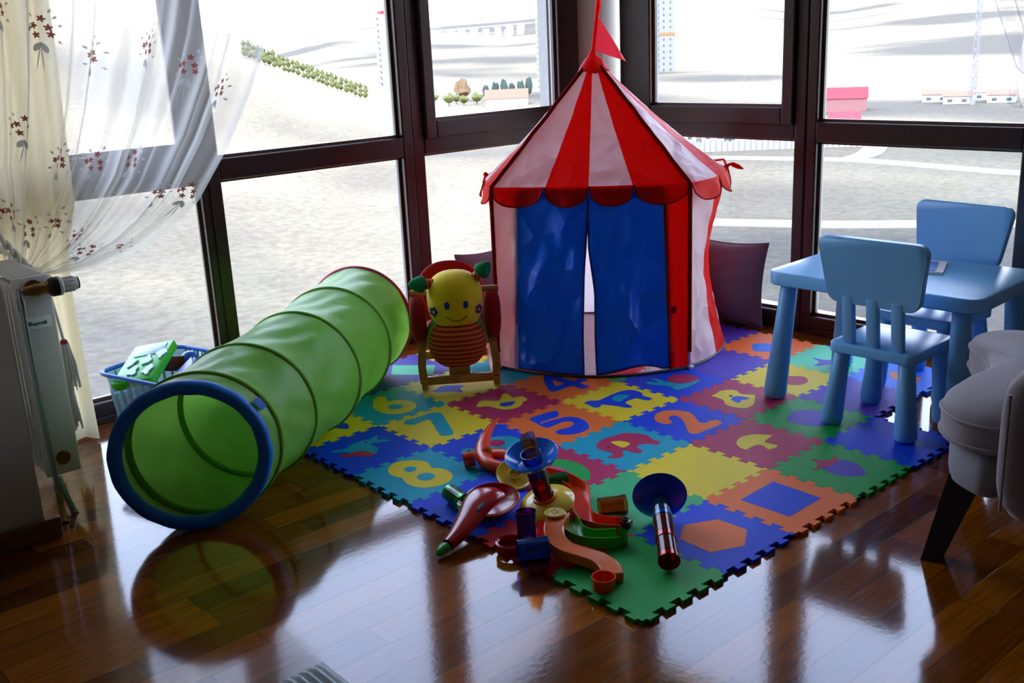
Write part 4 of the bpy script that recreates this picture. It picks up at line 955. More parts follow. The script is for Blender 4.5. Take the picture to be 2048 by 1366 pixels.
def patch(name, pts, mt, par, lift=0.0012):
    b = BM(); cx, cz = sum(p[0] for p in pts) / len(pts), sum(p[1] for p in pts) / len(pts); n = len(pts); rings = []
    for k in (0.3, 0.65, 1.0): rings.append([b.verts.new(on_head(cx + (x - cx) * k, cz + (z - cz) * k, lift)) for x, z in pts])
    vc = b.verts.new(on_head(cx, cz, lift))
    for k in range(n): b.faces.new((vc, rings[0][k], rings[0][(k + 1) % n]))
    for p, q in zip(rings, rings[1:]):
        for k in range(n): b.faces.new((p[k], q[k], q[(k + 1) % n], p[(k + 1) % n]))
    r = bmesh.ops.extrude_face_region(b, geom=list(b.faces)); bmesh.ops.translate(b, vec=(0, -0.0008, 0), verts=[g for g in r['geom'] if isinstance(g, bmesh.types.BMVert)])
    return obj(name, b, mt, par, local=True)
for s in (-1, 1):
    patch('eye', [(s * 0.037 + 0.0105 * cos(a), 0.350 + 0.0155 * sin(a)) for a in [2 * pi * k / 20 for k in range(20)]], M_EYE, head)
    fl_ = patch('cheek_flower', [(s * 0.090 + (0.0165 + 0.0025 * cos(5 * a)) * cos(a) * 0.85, 0.322 + (0.0195 + 0.003 * cos(5 * a)) * sin(a)) for a in [2 * pi * k / 40 for k in range(40)]], M_PURP, head)
    patch('flower_centre', [(s * 0.090 + 0.0035 * cos(a), 0.322 + 0.005 * sin(a)) for a in [2 * pi * k / 12 for k in range(12)]], M_YEL, head, 0.0035)
b = BM(); add_tube(b, [on_head(x, 0.283 + 0.022 * (abs(x) / 0.042) ** 2.0 + (0.003 if abs(x) < 0.004 else 0), 0.0005) for x in [(-0.042 + 0.084 * k / 20) for k in range(21)]], 0.0014, 6); obj('mouth', b, M_BLK, head, local=True)
b = BM(); supel(b, (0, 0.10, 0.185), (0.124, 0.10, 0.11), 2.3); obj('body', b, M_PGRN, rk, local=True, angle=80)
b = BM(); supel(b, (0, 0.062, 0.176), (0.116, 0.098, 0.104), 2.35); obj('belly', b, M_STR, rk, local=True, angle=80)
for s, tip, base in ((-1, (-0.165, 0.03, 0.432), (-0.092, 0.05, 0.424)), (1, (0.142, 0.03, 0.498), (0.082, 0.05, 0.436))):
    t_, b0 = Vector(tip), Vector(base); ax = (t_ - b0).normalized()
    b = BM(); add_tube(b, [b0 - ax * 0.02, b0 + ax * 0.02, b0 + ax * 0.04], [0.022, 0.020, 0.021], 18); an = obj('antenna', b, M_STRX, rk, local=True)
    b = BM(); add_lathe(b, [(0.0, 0.026), (0.022, 0.027), (0.033, 0.033), (0.035, 0.044), (0.028, 0.064), (0.016, 0.084), (0.006, 0.092), (0, 0.093)], axm(b0, ax), 24); obj('antenna_tip', b, M_DGRN, an, local=True)
b = BM(); add_tube(b, [(-0.180, 0.115, 0.376), (0.180, 0.115, 0.376)], 0.0125, 14); obj('handle_bar', b, M_WOOD, rk, local=True)
for s in (-1, 1):
    # curved rocker, upright and padded side
    b = BM(); n = 20
    V = []
    for k in range(n + 1):
        y = -0.02 + 0.36 * k / n; z = 0.055 * ((y - 0.11) / 0.26) ** 2 if y > 0.11 else 0.03 * ((y - 0.11) / 0.26) ** 2
        V.append([b.verts.new((s * 0.145 + dx, y, z + dz)) for dx, dz in ((-0.011, 0.0005), (0.011, 0.0005), (0.011, 0.036), (-0.011, 0.036))])
    for p, q in zip(V, V[1:]):
        for k in range(4): b.faces.new((p[k], p[(k + 1) % 4], q[(k + 1) % 4], q[k]))
    b.faces.new(V[0]); b.faces.new(V[-1][::-1]); obj('rocker', b, M_WOOD, rk, local=True, angle=30)
    b = BM(); path = crom([(s * 0.145, 0.0, 0.03), (s * 0.150, 0.022, 0.09), (s * 0.146, 0.055, 0.145), (s * 0.142, 0.10, 0.180), (s * 0.138, 0.16, 0.195)], 5, closed=False)
    for p, q in zip(path, path[1:]):
        d = (q - p); add_box(b, (0, 0, d.length / 2), (0.032, 0.018, d.length + 0.004), M=axm(p, d, (0, 1, 0)))
    obj('upright', b, M_WOOD, rk, local=True, angle=30)
    b = BM(); supel(b, (s * 0.152, 0.13, 0.272), (0.034, 0.078, 0.10), 3.0, 28); obj('side_pad', b, M_PRED, rk, local=True, angle=80)
b = BM(); supel(b, (-0.012, 0.295, 0.315), (0.142, 0.028, 0.150), 2.3, 36); obj('seat_back', b, M_PRED, rk, local=True, angle=80)
b = BM(); supel(b, (-0.005, 0.20, 0.20), (0.125, 0.10, 0.028), 3.5, 28); obj('seat', b, M_PRED, rk, local=True, angle=80)
for y, z in ((-0.002, 0.040), (0.29, 0.06)):
    b = BM(); add_box(b, (0, y, z), (0.27, 0.024, 0.034), bev=0.003); obj('crossbar', b, M_WOOD, rk, local=True)
b = BM(); add_box(b, (0, 0.03, 0.075), (0.085, 0.04, 0.05), bev=0.003); obj('neck_block', b, M_WOOD, rk, local=True)

# ------------------------------------------------------------------ armchair
M_SUEDE = mat('grey_suede', rgb(148, 138, 142), 0.9, 0.15, bump=0.2, bscale=220, sheen=0.4, var=0.08, vscale=5)
M_RIBF = mat('grey_ribbed_cloth', rgb(140, 138, 146), 0.9, 0.15, bump=0.35, bscale=300, sheen=0.3, stretch=(1, 1, 6))
M_DLEG = mat('black_stained_wood', rgb(26, 24, 30), 0.35)
AW, AF = Vector((0.9455, 0.3256, 0)), Vector((-0.3256, 0.9455, 0))
ac = thing('armchair', 'grey upholstered armchair with a wavy-fronted seat cushion and black legs', 'armchair', (1.202, -0.527, 0), radians(19))
def outline(hw, yf, yb, ear, dip):
    """cushion outline (x, y): round front ears with a concave front between, straight back"""
    half_ = [(-hw + 0.025, yb), (-hw + 0.025, 0.12), (-hw + 0.018, 0.17), (-hw, 0.22), (-hw + 0.022, yf - 0.065), (-hw + 0.075, yf - 0.02), (-hw + 0.145, yf), (-hw + 0.225, yf - dip * 0.25), (-hw + 0.32, yf - dip * 0.8)]
    pts = half_ + [(0, yf - dip)] + [(-x, y) for x, y in half_[::-1]]
    return crom(pts, 5)
def pillow_stack(b, pl, lay):
    rings = []
    cx = sum(p[0] for p in pl) / len(pl); cy = sum(p[1] for p in pl) / len(pl)
    for k, z in lay: rings.append([b.verts.new((cx + (x - cx) * k, cy + (y - cy) * k, z)) for x, y in pl])
    n = len(pl)
    for p, q in zip(rings, rings[1:]):
        for k in range(n): b.faces.new((p[k], p[(k + 1) % n], q[(k + 1) % n], q[k]))
    for rg, rv in ((rings[0], True), (rings[-1], False)):
        zc = rg[0].co.z; c = b.verts.new((cx, cy, zc + (0.008 if not rv else -0.0))); rg2 = rg[::-1] if rv else rg
        for k in range(n): b.faces.new((rg2[k], rg2[(k + 1) % n], c))
pl = outline(0.425, 0.345, -0.30, 0.08, 0.08)
b = BM(); pillow_stack(b, pl, [(0.94, 0.335), (0.985, 0.342), (1.0, 0.36), (1.0, 0.405), (0.985, 0.425), (0.93, 0.440), (0.7, 0.455), (0.35, 0.462)]); sc2 = obj('seat_cushion', b, M_SUEDE, ac, local=True, angle=70)
for z in (0.356, 0.414):
    b = BM(); add_tube(b, [(x * 1.004, y * 1.004, z) for x, y in pl], 0.0045, 6, closed=True); obj('piping', b, M_SUEDE, sc2, local=True)
pl2 = outline(0.415, 0.320, -0.34, 0.08, 0.06)
b = BM(); pillow_stack(b, pl2, [(0.90, 0.215), (0.97, 0.225), (1.0, 0.255), (1.0, 0.31), (0.97, 0.335), (0.9, 0.338)]); obj('seat_base', b, M_RIBF, ac, local=True, angle=70)
for s in (-1, 1):
    b = BM(); supel(b, (s * 0.468, -0.145, 0.405), (0.064, 0.335, 0.205), 5.0, 44); arm = obj('arm', b, M_SUEDE, ac, local=True, angle=70)
    b = BM(); q = [(s * 0.525, 0.173, 0.25 + 0.018 * k) for k in range(17)]; add_tube(b, q, 0.0045, 6); obj('piping', b, M_SUEDE, arm, local=True)
b = BM(); supel(b, (0, -0.40, 0.57), (0.50, 0.09, 0.36), 4.0, 48); obj('backrest', b, M_SUEDE, ac, local=True, angle=70)
for sx in (-1, 1):
    for sy, y0 in ((1, 0.27), (-1, -0.33)):
        b = BM(); tp, bt = Vector((sx * 0.27, y0, 0.235)), Vector((sx * 0.335, y0 + sy * 0.065, 0.0))
        V = []
        for p, w in ((tp, 0.042), (bt, 0.024)): V.append([b.verts.new(p + Vector((dx * w, dy * w, 0.0))) for dx, dy in ((-1, -1), (1, -1), (1, 1), (-1, 1))])
        for k in range(4): b.faces.new((V[0][k], V[0][(k + 1) % 4], V[1][(k + 1) % 4], V[1][k]))
        b.faces.new(V[0]); b.faces.new(V[1][::-1]); obj('leg', b, M_DLEG, ac, smooth=False, local=True)

# ------------------------------------------------------------------ rug corner at the very front
M_RUG = mat('grey_ribbed_rug', rgb(196, 206, 206), 0.95, 0.1, bump=0.5, bscale=90)
def rg(u, v):
    x = -0.632 - 0.95 * u; y = 0.418 - 0.95 * v; e = min(u, 1 - u, v, 1 - v)
    return Vector((x, y, 0.002 + 0.010 * min(1, e * 40) + 0.004 * sin(x * 2 * pi / 0.021) * min(1, e * 40)))
b = BM(); add_grid(b, 270, 30, rg); r_ = bmesh.ops.extrude_face_region(b, geom=list(b.faces)); 
for g in r_['geom']:
    if isinstance(g, bmesh.types.BMVert): g.co.z = 0.0005
own_origin(tag(obj('rug', b, M_RUG), 'corner of a grey ribbed rug at the bottom edge of the photo', 'rug'))

# ------------------------------------------------------------------ marble run pieces
def plas(n, r, g, b_, **k): return mat('plastic_' + n, rgb(r, g, b_), 0.18, 0.5, **k)
M_PR, M_PO, M_PLO, M_PY, M_PG, M_PB, M_PDB = plas('red', 168, 6, 14), plas('orange_red', 232, 66, 14), plas('orange', 232, 112, 40), plas('yellow', 226, 190, 54), plas('green', 50, 170, 36), plas('sky_blue', 10, 140, 250), plas('deep_blue', 2, 50, 215)
M_CR, M_CB, M_CG, M_CP, M_CO = (clear_plastic('clear_' + n, c, 0.10) for n, c in (('red', (0.85, 0.06, 0.04, 1)), ('blue', (0.06, 0.34, 1.0, 1)), ('green', (0.10, 0.75, 0.20, 1)), ('purple', (0.38, 0.10, 0.62, 1)), ('orange', (1.0, 0.45, 0.12, 1))))
def add_pipe(b, p0, p1, r, wall=0.0022, flange=True):
    L_ = (Vector(p1) - Vector(p0)).length; M = axm(p0, Vector(p1) - Vector(p0)); f = 0.0018 if flange else 0
    add_lathe(b, [(r, 0), (r, L_ * 0.80), (r + f, L_ * 0.80 + 0.001), (r + f, L_), (r + f - wall, L_), (r - wall, 0)], M, 36, close=True)
def sweep(b, path, prof, up=(0, 0, 1)):
    """sweep a closed cross-section (offset, height) along a path of 3-D points"""
    V = []
    for i, p in enumerate(path):
        t = path[min(i + 1, len(path) - 1)] - path[max(i - 1, 0)]; t.z = 0; t.normalize(); n_ = Vector((-t.y, t.x, 0))
        V.append([b.verts.new(p + n_ * o + Vector((0, 0, h))) for o, h in prof])
    m_ = len(prof)
    for a, c in zip(V, V[1:]):
        for k in range(m_): b.faces.new((a[k], a[(k + 1) % m_], c[(k + 1) % m_], c[k]))
    for e in (V[0], V[-1][::-1]):
        f = b.faces.new(e); f.normal_update(); bmesh.ops.triangulate(b, faces=[f])
# leaning tower
TB = Vector((0.242, 0.594, 0.050)); TA = Vector((-0.30, 0.0, 0.95)).normalized()
tw = thing('marble_tower', 'leaning marble run tower of yellow disc, clear tubes and sky blue dish', 'toy', (TB.x, TB.y, TH), 0)
A = lambda d: TB + TA * d
MT = axm(TB, TA)
b = BM(); add_lathe(b, [(0.0, 0.0), (0.070, -0.012), (0.083, -0.016), (0.085, -0.006), (0.079, 0.002), (0.05, 0.011), (0.036, 0.014), (0.034, 0.006), (0.0, 0.005)], MT, 48); obj('yellow_disc', b, M_PY, tw)
b = BM(); add_lathe(b, [(0.031, 0.008), (0.035, 0.008), (0.034, 0.024), (0.030, 0.024)], MT, 36, close=True); obj('collar', b, M_PLO, tw)
b = BM(); add_pipe(b, A(0.012), A(0.100), 0.0275); obj('red_tube', b, M_CR, tw)
b = BM(); add_pipe(b, A(0.094), A(0.178), 0.0285); obj('blue_tube', b, M_CB, tw)
DA = (TA + Vector((0.02, -0.10, 0.0))).normalized()
b = BM(); MD_ = axm(A(0.150), DA); add_lathe(b, [(0.029, 0.0), (0.045, -0.004), (0.066, 0.014), (0.076, 0.026), (0.078, 0.025), (0.069, 0.010), (0.046, -0.008), (0.029, -0.004)], MD_, 48, close=True); obj('blue_dish', b, M_PB, tw)
b = BM()
MS = axm(A(0.176), TA)
def half(u, v, r): 
    a = radians(-60) + radians(240) * u; return MS @ Vector((r * cos(a), r * sin(a), 0.062 * v * (1 - 0.25 * (2 * u - 1) ** 2)))
add_grid(b, 20, 6, lambda u, v: half(u, v, 0.0285)); bmesh.ops.solidify(b, geom=list(b.faces), thickness=0.0022); obj('orange_scoop', b, M_CO, tw)
# S-shaped orange track with a cup
path = crom([(0.185, 0.475, 0.048), (0.167, 0.462, 0.047), (0.128, 0.440, 0.042), (0.093, 0.398, 0.034), (0.083, 0.345, 0.028), (0.098, 0.297, 0.024), (0.111, 0.252, 0.020), (0.103, 0.207, 0.016), (0.078, 0.171, 0.014), (0.050, 0.155, 0.0135)], 8, closed=False)
st = thing('marble_track', 'pale orange S-shaped marble track ending in a small orange cup', 'toy', (0.09, 0.32, TH), 0)
b = BM(); sweep(b, path[:-9], [(-0.027, 0.0), (0.027, 0.0), (0.028, 0.026), (0.026, 0.028), (0.024, 0.0265), (-0.024, 0.0265), (-0.026, 0.028), (-0.028, 0.026)]); obj('track', b, M_PLO, st, angle=30)
b = BM(); add_lathe(b, [(0.0, 0.0), (0.029, 0.0), (0.031, 0.034), (0.0285, 0.034), (0.027, 0.008), (0.0, 0.007)], Matrix.Translation((0.046, 0.172, TH + 0.0005)), 40); obj('cup', b, M_PO, st)
b = BM(); add_lathe(b, [(0, 0), (0.030, 0), (0.031, 0.004), (0.029, 0.006), (0, 0.006)], Matrix.Translation((0.168, 0.478, 0.0755)), 36); cap_ = obj('track_cap', b, M_PY, st)
b = BM(); add_tube(b, [(0.158, 0.468, 0.082), (0.174, 0.468, 0.082), (0.178, 0.488, 0.082), (0.162, 0.488, 0.082)], 0.0012, 6, closed=True); obj('embossed_mark', b, M_PY, cap_)
UPROF = [(-0.026, 0.0), (0.026, 0.0), (0.027, 0.034), (0.0245, 0.034), (0.023, 0.006), (-0.023, 0.006), (-0.0245, 0.034), (-0.027, 0.034)]
path = crom([(0.379, 0.790, 0.018), (0.395, 0.74, 0.018), (0.404, 0.676, 0.017), (0.388, 0.603, 0.016), (0.340, 0.545, TH + 0.001), (0.295, 0.502, TH + 0.001), (0.266, 0.450, TH + 0.001), (0.274, 0.394, TH + 0.001), (0.305, 0.352, TH + 0.001)], 7, closed=False)
b = BM(); sweep(b, path, UPROF); own_origin(tag(obj('marble_track', b, M_PO, angle=30), 'bright orange-red curved marble trough behind the leaning tower', 'toy'))
path = crom([(0.242, 0.51, 0.016), (0.210, 0.458, TH + 0.001), (0.186, 0.411, TH + 0.001), (0.190, 0.364, TH + 0.001), (0.220, 0.330, TH + 0.001), (0.246, 0.310, TH + 0.001)], 7, closed=False)
b = BM(); sweep(b, path, UPROF); c_ = path[-1]
add_grid(b, 14, 1, lambda u, v: Vector((c_.x + 0.0265 * cos(radians(-138 + 180 * u)), c_.y + 0.0265 * sin(radians(-138 + 180 * u)), TH + 0.001 + 0.034 * v)))
add_prism(b, [(c_.x + 0.0262 * cos(radians(-138 + 12 * u)), c_.y + 0.0262 * sin(radians(-138 + 12 * u))) for u in range(16)], TH + 0.001, TH + 0.006)
own_origin(tag(obj('marble_track', b, M_PG, angle=30), 'short bright green marble trough with a rounded end, on the green tile', 'toy'))
# lying funnel with long clear tube
d0, d1 = Vector((0.416, 0.305, 0.0915)), Vector((0.226, 0.110, 0.042)); dv = (d1 - d0); dn = dv.normalized()
fn_ = thing('marble_funnel', 'deep blue funnel lying on its rim with a long clear blue and red tube', 'toy', (0.32, 0.2, TH), 0)
b = BM(); MF = axm(d0, dn); add_lathe(b, [(0.0, 0.008), (0.026, 0.010), (0.05, 0.004), (0.074, -0.012), (0.0775, -0.016), (0.0755, -0.018), (0.05, -0.002), (0.026, 0.004), (0.0, 0.003)], MF, 48); obj('funnel', b, M_PDB, fn_)
L_ = dv.length
b = BM(); add_pipe(b, d0 + dn * 0.004, d0 + dn * L_ * 0.36, 0.0265); obj('tube_section', b, M_CB, fn_)
for a_, c_ in ((0.34, 0.70), (0.68, 1.0)):
    b = BM(); add_pipe(b, d0 + dn * L_ * a_, d0 + dn * L_ * c_, 0.0275); obj('tube_section', b, M_CR, fn_)
def loose(name, label, p0, p1, r, m_):
    b = BM(); add_pipe(b, p0, p1, r); return own_origin(tag(obj(name, b, m_), label, 'toy'))
zt = TH + 0.0295
loose('marble_tube', 'clear orange tube lying behind the deep blue funnel', (0.335, 0.468, zt), (0.402, 0.424, zt), 0.027, M_CO)
loose('marble_tube', 'clear green tube lying behind the red scoop', (0.095, 0.868, zt), (0.080, 0.775, zt), 0.027, M_CG)
loose('marble_tube', 'clear purple tube standing upright beside the leaning tower', (0.062, 0.478, TH + 0.022), (0.066, 0.484, 0.118), 0.027, M_CP)
loose('marble_tube', 'wide clear blue tube lying at the front edge of the red tile', (-0.022, 0.424, TH + 0.036), (0.048, 0.378, TH + 0.036), 0.0335, M_CB)
loose('marble_tube', 'dark green tube half hidden behind the leaning tower', (0.352, 0.705, zt), (0.405, 0.675, zt), 0.024, M_CG)
# red scoop with green tip
sc = thing('marble_scoop', 'glossy red elephant-trunk scoop with a green tip leaning off the mat', 'toy', (0.06, 0.67, TH), 0)
path = crom([(0.145, 0.725, 0.068), (0.120, 0.712, 0.078), (0.070, 0.695, 0.072), (0.008, 0.666, 0.054), (-0.055, 0.640, 0.036), (-0.10, 0.626, 0.026)], 6, closed=False)
n_ = len(path); rw = [interp([0, .12, .35, .65, 1], [0.020, 0.050, 0.054, 0.036, 0.019], i / (n_ - 1)) for i in range(n_)]
def strand(b, path, rw, flat):
    V = []
    for i, p in enumerate(path):
        t = (path[min(i + 1, len(path) - 1)] - path[max(i - 1, 0)]).normalized(); s_ = Vector((0, 0, 1)).cross(t).normalized(); u_ = t.cross(s_)
        V.append([b.verts.new(p + s_ * rw[i] * cos(2 * pi * k / 20) + u_ * min(rw[i], flat) * sin(2 * pi * k / 20)) for k in range(20)])
    for a, c in zip(V, V[1:]):
        for k in range(20): b.faces.new((a[k], a[(k + 1) % 20], c[(k + 1) % 20], c[k]))
    b.faces.new(V[0][::-1]); b.faces.new(V[-1])
b = BM(); strand(b, path, rw, 0.018); tr = obj('trunk', b, M_PR, sc)
b = BM(); pth = crom([tuple(path[-1]), (-0.118, 0.628, 0.019), (-0.142, 0.622, 0.012)], 6, closed=False); strand(b, pth, [0.0195, 0.021, 0.022, 0.022, 0.021, 0.020, 0.019, 0.017, 0.015, 0.012, 0.009, 0.006, 0.003][:len(pth)], 0.011); obj('green_tip', b, M_PG, sc)
b = BM(); p_ = path[14]; strand(b, [p_ + Vector((0.02, -0.018, 0.016)), p_ + Vector((0.0, -0.026, 0.012)), p_ + Vector((-0.02, -0.034, 0.007))], [0.004, 0.010, 0.004], 0.004); obj('slot', b, M_BLK, tr)
b = BM(); add_lathe(b, [(0.0, 0.002), (0.04, 0.003), (0.068, 0.014), (0.082, 0.028), (0.085, 0.027), (0.072, 0.010), (0.04, -0.002), (0, -0.003)], axm((0.142, 0.722, TH + 0.014), (-0.16, -0.12, 1)), 48); obj('bowl', b, M_PR, sc)
# red ring base
rb = thing('marble_run_tray', 'dark red base plate with a round ring at the front edge of the mat', 'toy', (0.05, 0.50, TH), 0)
b = BM(); add_lathe(b, [(0.034, 0.0), (0.041, 0.0), (0.042, 0.022), (0.037, 0.024), (0.033, 0.020)], Matrix.Translation((0.022, 0.503, TH + 0.0006)), 40, close=True); obj('ring', b, M_PR, rb)
b = BM(); sweep(b, [Vector((0.052, 0.48, TH + 0.0006)), Vector((0.10, 0.47, TH + 0.0006)), Vector((0.16, 0.50, TH + 0.0006)), Vector((0.21, 0.56, TH + 0.0006))], [(-0.028, 0), (0.028, 0), (0.028, 0.014), (-0.028, 0.014)]); obj('arm', b, M_PR, rb, angle=30)
# orange elephant-head piece with a horn
hp = thing('marble_horn', 'orange-red elephant-head piece with a long curved horn behind the tower', 'toy', (0.36, 1.0, TH), 0)
path = crom([(0.585, 1.205, 0.060), (0.51, 1.155, 0.066), (0.43, 1.095, 0.062), (0.366, 1.035, 0.050), (0.330, 0.965, 0.038), (0.340, 0.895, 0.034), (0.372, 0.85, 0.032)], 6, closed=False)
n_ = len(path); b = BM(); strand(b, path, [interp([0, .1, .35, .55, .75, 1], [0.003, 0.007, 0.020, 0.030, 0.022, 0.014], i / (n_ - 1)) for i in range(n_)], 0.020); obj('horn', b, M_PO, hp)
b = BM(); path = crom([(0.372, 1.03, 0.040), (0.40, 0.965, 0.045), (0.42, 0.90, 0.040)], 6, closed=False); strand(b, path, [0.024] * len(path), 0.016); obj('bridge', b, M_PO, hp)
b = BM(); add_lathe(b, [(0, 0), (0.016, 0), (0.017, 0.003), (0.0085, 0.004), (0.008, 0.002), (0, 0.002)], axm((0.352, 0.995, 0.062), (-0.45, -0.45, 0.77)), 28); obj('eye_disc', b, M_PLO, hp)
b = BM(); add_lathe(b, [(0.022, 0.0), (0.025, 0.0), (0.025, 0.035), (0.0, 0.036)], axm((0.285, 1.035, 0.040), (0.85, -0.5, 0.1)), 28, caps=False); obj('socket', b, M_PO, hp)
b = BM(); add_lathe(b, [(0.0, -0.004), (0.035, -0.006), (0.055, 0.0), (0.060, 0.008), (0.057, 0.009), (0.04, 0.0), (0.022, 0.002), (0.020, 0.012), (0.017, 0.012), (0.017, 0.001), (0.0, 0.001)], axm((0.315, 0.815, TH + 0.031), (-0.30, -0.42, 0.85)), 44); own_origin(tag(obj('marble_dish', b, M_PY), 'yellow dish tilted behind the leaning tower, partly under its blue dish', 'toy'))
M_BRK = mat('dark_green_brick', rgb(24, 44, 22), 0.25)
bk_ = thing('toy_brick', 'small dark green building brick by the end of the orange-red trough', 'toy brick', (0.338, 0.368, TH), 0.4)
b = BM(); add_box(b, (0, 0, 0.0105), (0.034, 0.034, 0.02), bev=0.001); obj('brick_body', b, M_BRK, bk_, local=True)
b = BM(); add_lathe(b, [(0.0065, 0.02), (0.0095, 0.02), (0.0095, 0.0255), (0.0065, 0.0255)], None, 20, close=True); obj('stud', b, M_BRK, bk_, local=True)

# ------------------------------------------------------------------ radiator
M_RAD = mat('radiator_white', rgb(214, 212, 206), 0.35); M_BRASS = mat('aged_brass', rgb(150, 116, 66), 0.3, metal=1.0); M_CHR = mat('dull_chrome', rgb(150, 155, 165), 0.25, metal=1.0); M_BLKP = mat('black_plastic', rgb(16, 16, 18), 0.4)
M_GREY = mat('grey_plastic', rgb(190, 184, 180), 0.4); M_LBL = mat('label_white', rgb(236, 244, 236), 0.4); M_LGRN = mat('label_green', rgb(10, 104, 84), 0.5)
rx0, rx1, ry0, ry1, rz0, rz1 = -0.797, -0.690, 1.75, 2.10, 0.11, 0.745
rd = thing('radiator', 'white panel radiator with a thermostat valve beside the curtain', 'radiator', ((rx0 + rx1) / 2, (ry0 + ry1) / 2, 0), 0)
b = BM(); add_box(b, ((rx0 + rx1) / 2, ry0 + 0.008, (rz0 + rz1) / 2), (rx1 - rx0, 0.016, rz1 - rz0), bev=0.006); obj('end_panel', b, M_RAD, rd)
for x in (rx0 + 0.012, rx1 - 0.012):
    b = BM(); add_box(b, (x, (ry0 + ry1) / 2 + 0.006, (rz0 + rz1) / 2 - 0.005), (0.018, ry1 - ry0 - 0.012, rz1 - rz0 - 0.03), bev=0.005)
    for k in range(8): add_box(b, (x + (0.010 if x > -0.74 else -0.010), ry0 + 0.05 + 0.037 * k, (rz0 + rz1) / 2), (0.006, 0.022, rz1 - rz0 - 0.10), bev=0.0025)
    obj('heating_panel', b, M_RAD, rd)
b = BM()
for k in range(19): add_box(b, (rx0 + 0.026 + 0.003 * k, (ry0 + ry1) / 2, (rz0 + rz1) / 2), (0.0012, ry1 - ry0 - 0.03, rz1 - rz0 - 0.10))
obj('fins', b, M_RAD, rd, smooth=False)
b = BM(); add_box(b, ((rx0 + rx1) / 2, (ry0 + ry1) / 2, rz1 - 0.004), (rx1 - rx0 - 0.008, ry1 - ry0 - 0.01, 0.006), bev=0.002)
for k in range(26): add_box(b, ((rx0 + rx1) / 2, ry0 + 0.02 + 0.0125 * k, rz1 + 0.0002), (rx1 - rx0 - 0.03, 0.0045, 0.003))
obj('top_grille', b, M_RAD, rd)
for z, s in ((0.711, 0.02), (0.165, 0.018)):
    b = BM(); add_lathe(b, [(0.0, 0), (s + 0.004, 0), (s + 0.004, 0.006), (0, 0.007)], axm((-0.741, ry0, z), (0, -1, 0)), 28); obj('port_plug', b, M_BRASS, rd)
vl = rd
b = BM(); add_tube(b, [(-0.741, ry0 - 0.004, 0.711), (-0.741, ry0 - 0.035, 0.711)], 0.014, 16); add_tube(b, [(-0.778, ry0 - 0.033, 0.709), (-0.755, ry0 - 0.033, 0.709), (-0.705, ry0 - 0.033, 0.709)], [0.012, 0.016, 0.015], 18)
for x in (-0.746, -0.738, -0.712): add_lathe(b, [(0.014, 0), (0.0185, 0.0), (0.0185, 0.004), (0.014, 0.004)], axm((x, ry0 - 0.033, 0.709), (1, 0, 0)), 12, close=True)
obj('valve_body', b, M_BRASS, rd)
b = BM(); add_lathe(b, [(0, 0), (0.018, 0), (0.026, 0.006), (0.029, 0.010), (0.029, 0.030), (0.0, 0.031)], axm((-0.708, ry0 - 0.033, 0.709), (1, 0, 0)), 30); hd_ = obj('valve_head', b, M_BLKP, rd)
b = BM(); add_lathe(b, [(0.022, 0.028), (0.0295, 0.028), (0.0295, 0.036), (0.026, 0.040), (0.022, 0.040)], axm((-0.708, ry0 - 0.033, 0.709), (1, 0, 0)), 30, close=True); obj('dial_ring', b, M_RAD, hd_)
b = BM(); add_lathe(b, [(0, 0.036), (0.0225, 0.037), (0.0205, 0.082), (0.018, 0.085), (0, 0.085)], axm((-0.708, ry0 - 0.033, 0.709), (1, 0, 0)), 30)
for k in range(10):
    a = 2 * pi * k / 10; add_box(b, (0.0215 * cos(a), 0.0215 * sin(a), 0.058), (0.004, 0.004, 0.036), M=axm((-0.708, ry0 - 0.033, 0.709), (1, 0, 0)), bev=0.001)
obj('grip', b, M_GREY, hd_)
b = BM(); add_lathe(b, [(0, 0.085), (0.0185, 0.0845), (0.0185, 0.089), (0, 0.0895)], axm((-0.708, ry0 - 0.033, 0.709), (1, 0, 0)), 26); obj('end_cap', b, M_BLKP, hd_)
b = BM(); add_tube(b, crom([(-0.772, ry0 - 0.033, 0.709), (-0.786, ry0 - 0.033, 0.706), (-0.789, ry0 - 0.034, 0.692), (-0.789, ry0 - 0.036, 0.4), (-0.787, ry0 - 0.05, 0.12), (-0.786, ry0 - 0.055, 0.075)], 5, closed=False), 0.0085, 14); pp_ = obj('pipe', b, M_CHR, rd)
b = BM(); add_tube(b, [(-0.789, ry0 - 0.034, 0.690), (-0.789, ry0 - 0.034, 0.655)], 0.0115, 14); obj('coupling', b, M_CHR, pp_)
b = BM(); add_tube(b, [(-0.786, ry0 - 0.056, 0.10), (-0.786, ry0 - 0.057, 0.085)], 0.013, 12); obj('coupling', b, M_CHR, pp_)
b = BM(); add_tube(b, crom([(-0.786, ry0 - 0.055, 0.085), (-0.792, ry0 - 0.075, 0.045), (-0.80, ry0 - 0.11, 0.0)], 4, closed=False), [0.011] * 4 + [0.010] * 4 + [0.013], 14); obj('floor_fitting', b, M_BRASS, pp_)
b = BM(); add_tube(b, crom([(-0.772, ry0 - 0.02, 0.115), (-0.765, ry0 - 0.04, 0.06), (-0.752, ry0 - 0.06, 0.0)], 4, closed=False), [0.011] * 4 + [0.010] * 4 + [0.013], 14); obj('floor_fitting', b, M_CHR, pp_)
b = BM(); add_box(b, (-0.742, ry0 - 0.0016, 0.602), (0.074, 0.003, 0.036), bev=0.001); lb = obj('maker_label', b, M_LBL, rd)
cu = bpy.data.curves.new('label_text', 'FONT'); cu.body = 'baymak'; cu.size = 0.0155; cu.extrude = 0.0005; cu.align_x = 'LEFT'; cu.align_y = 'CENTER'; cu.offset = 0.0004
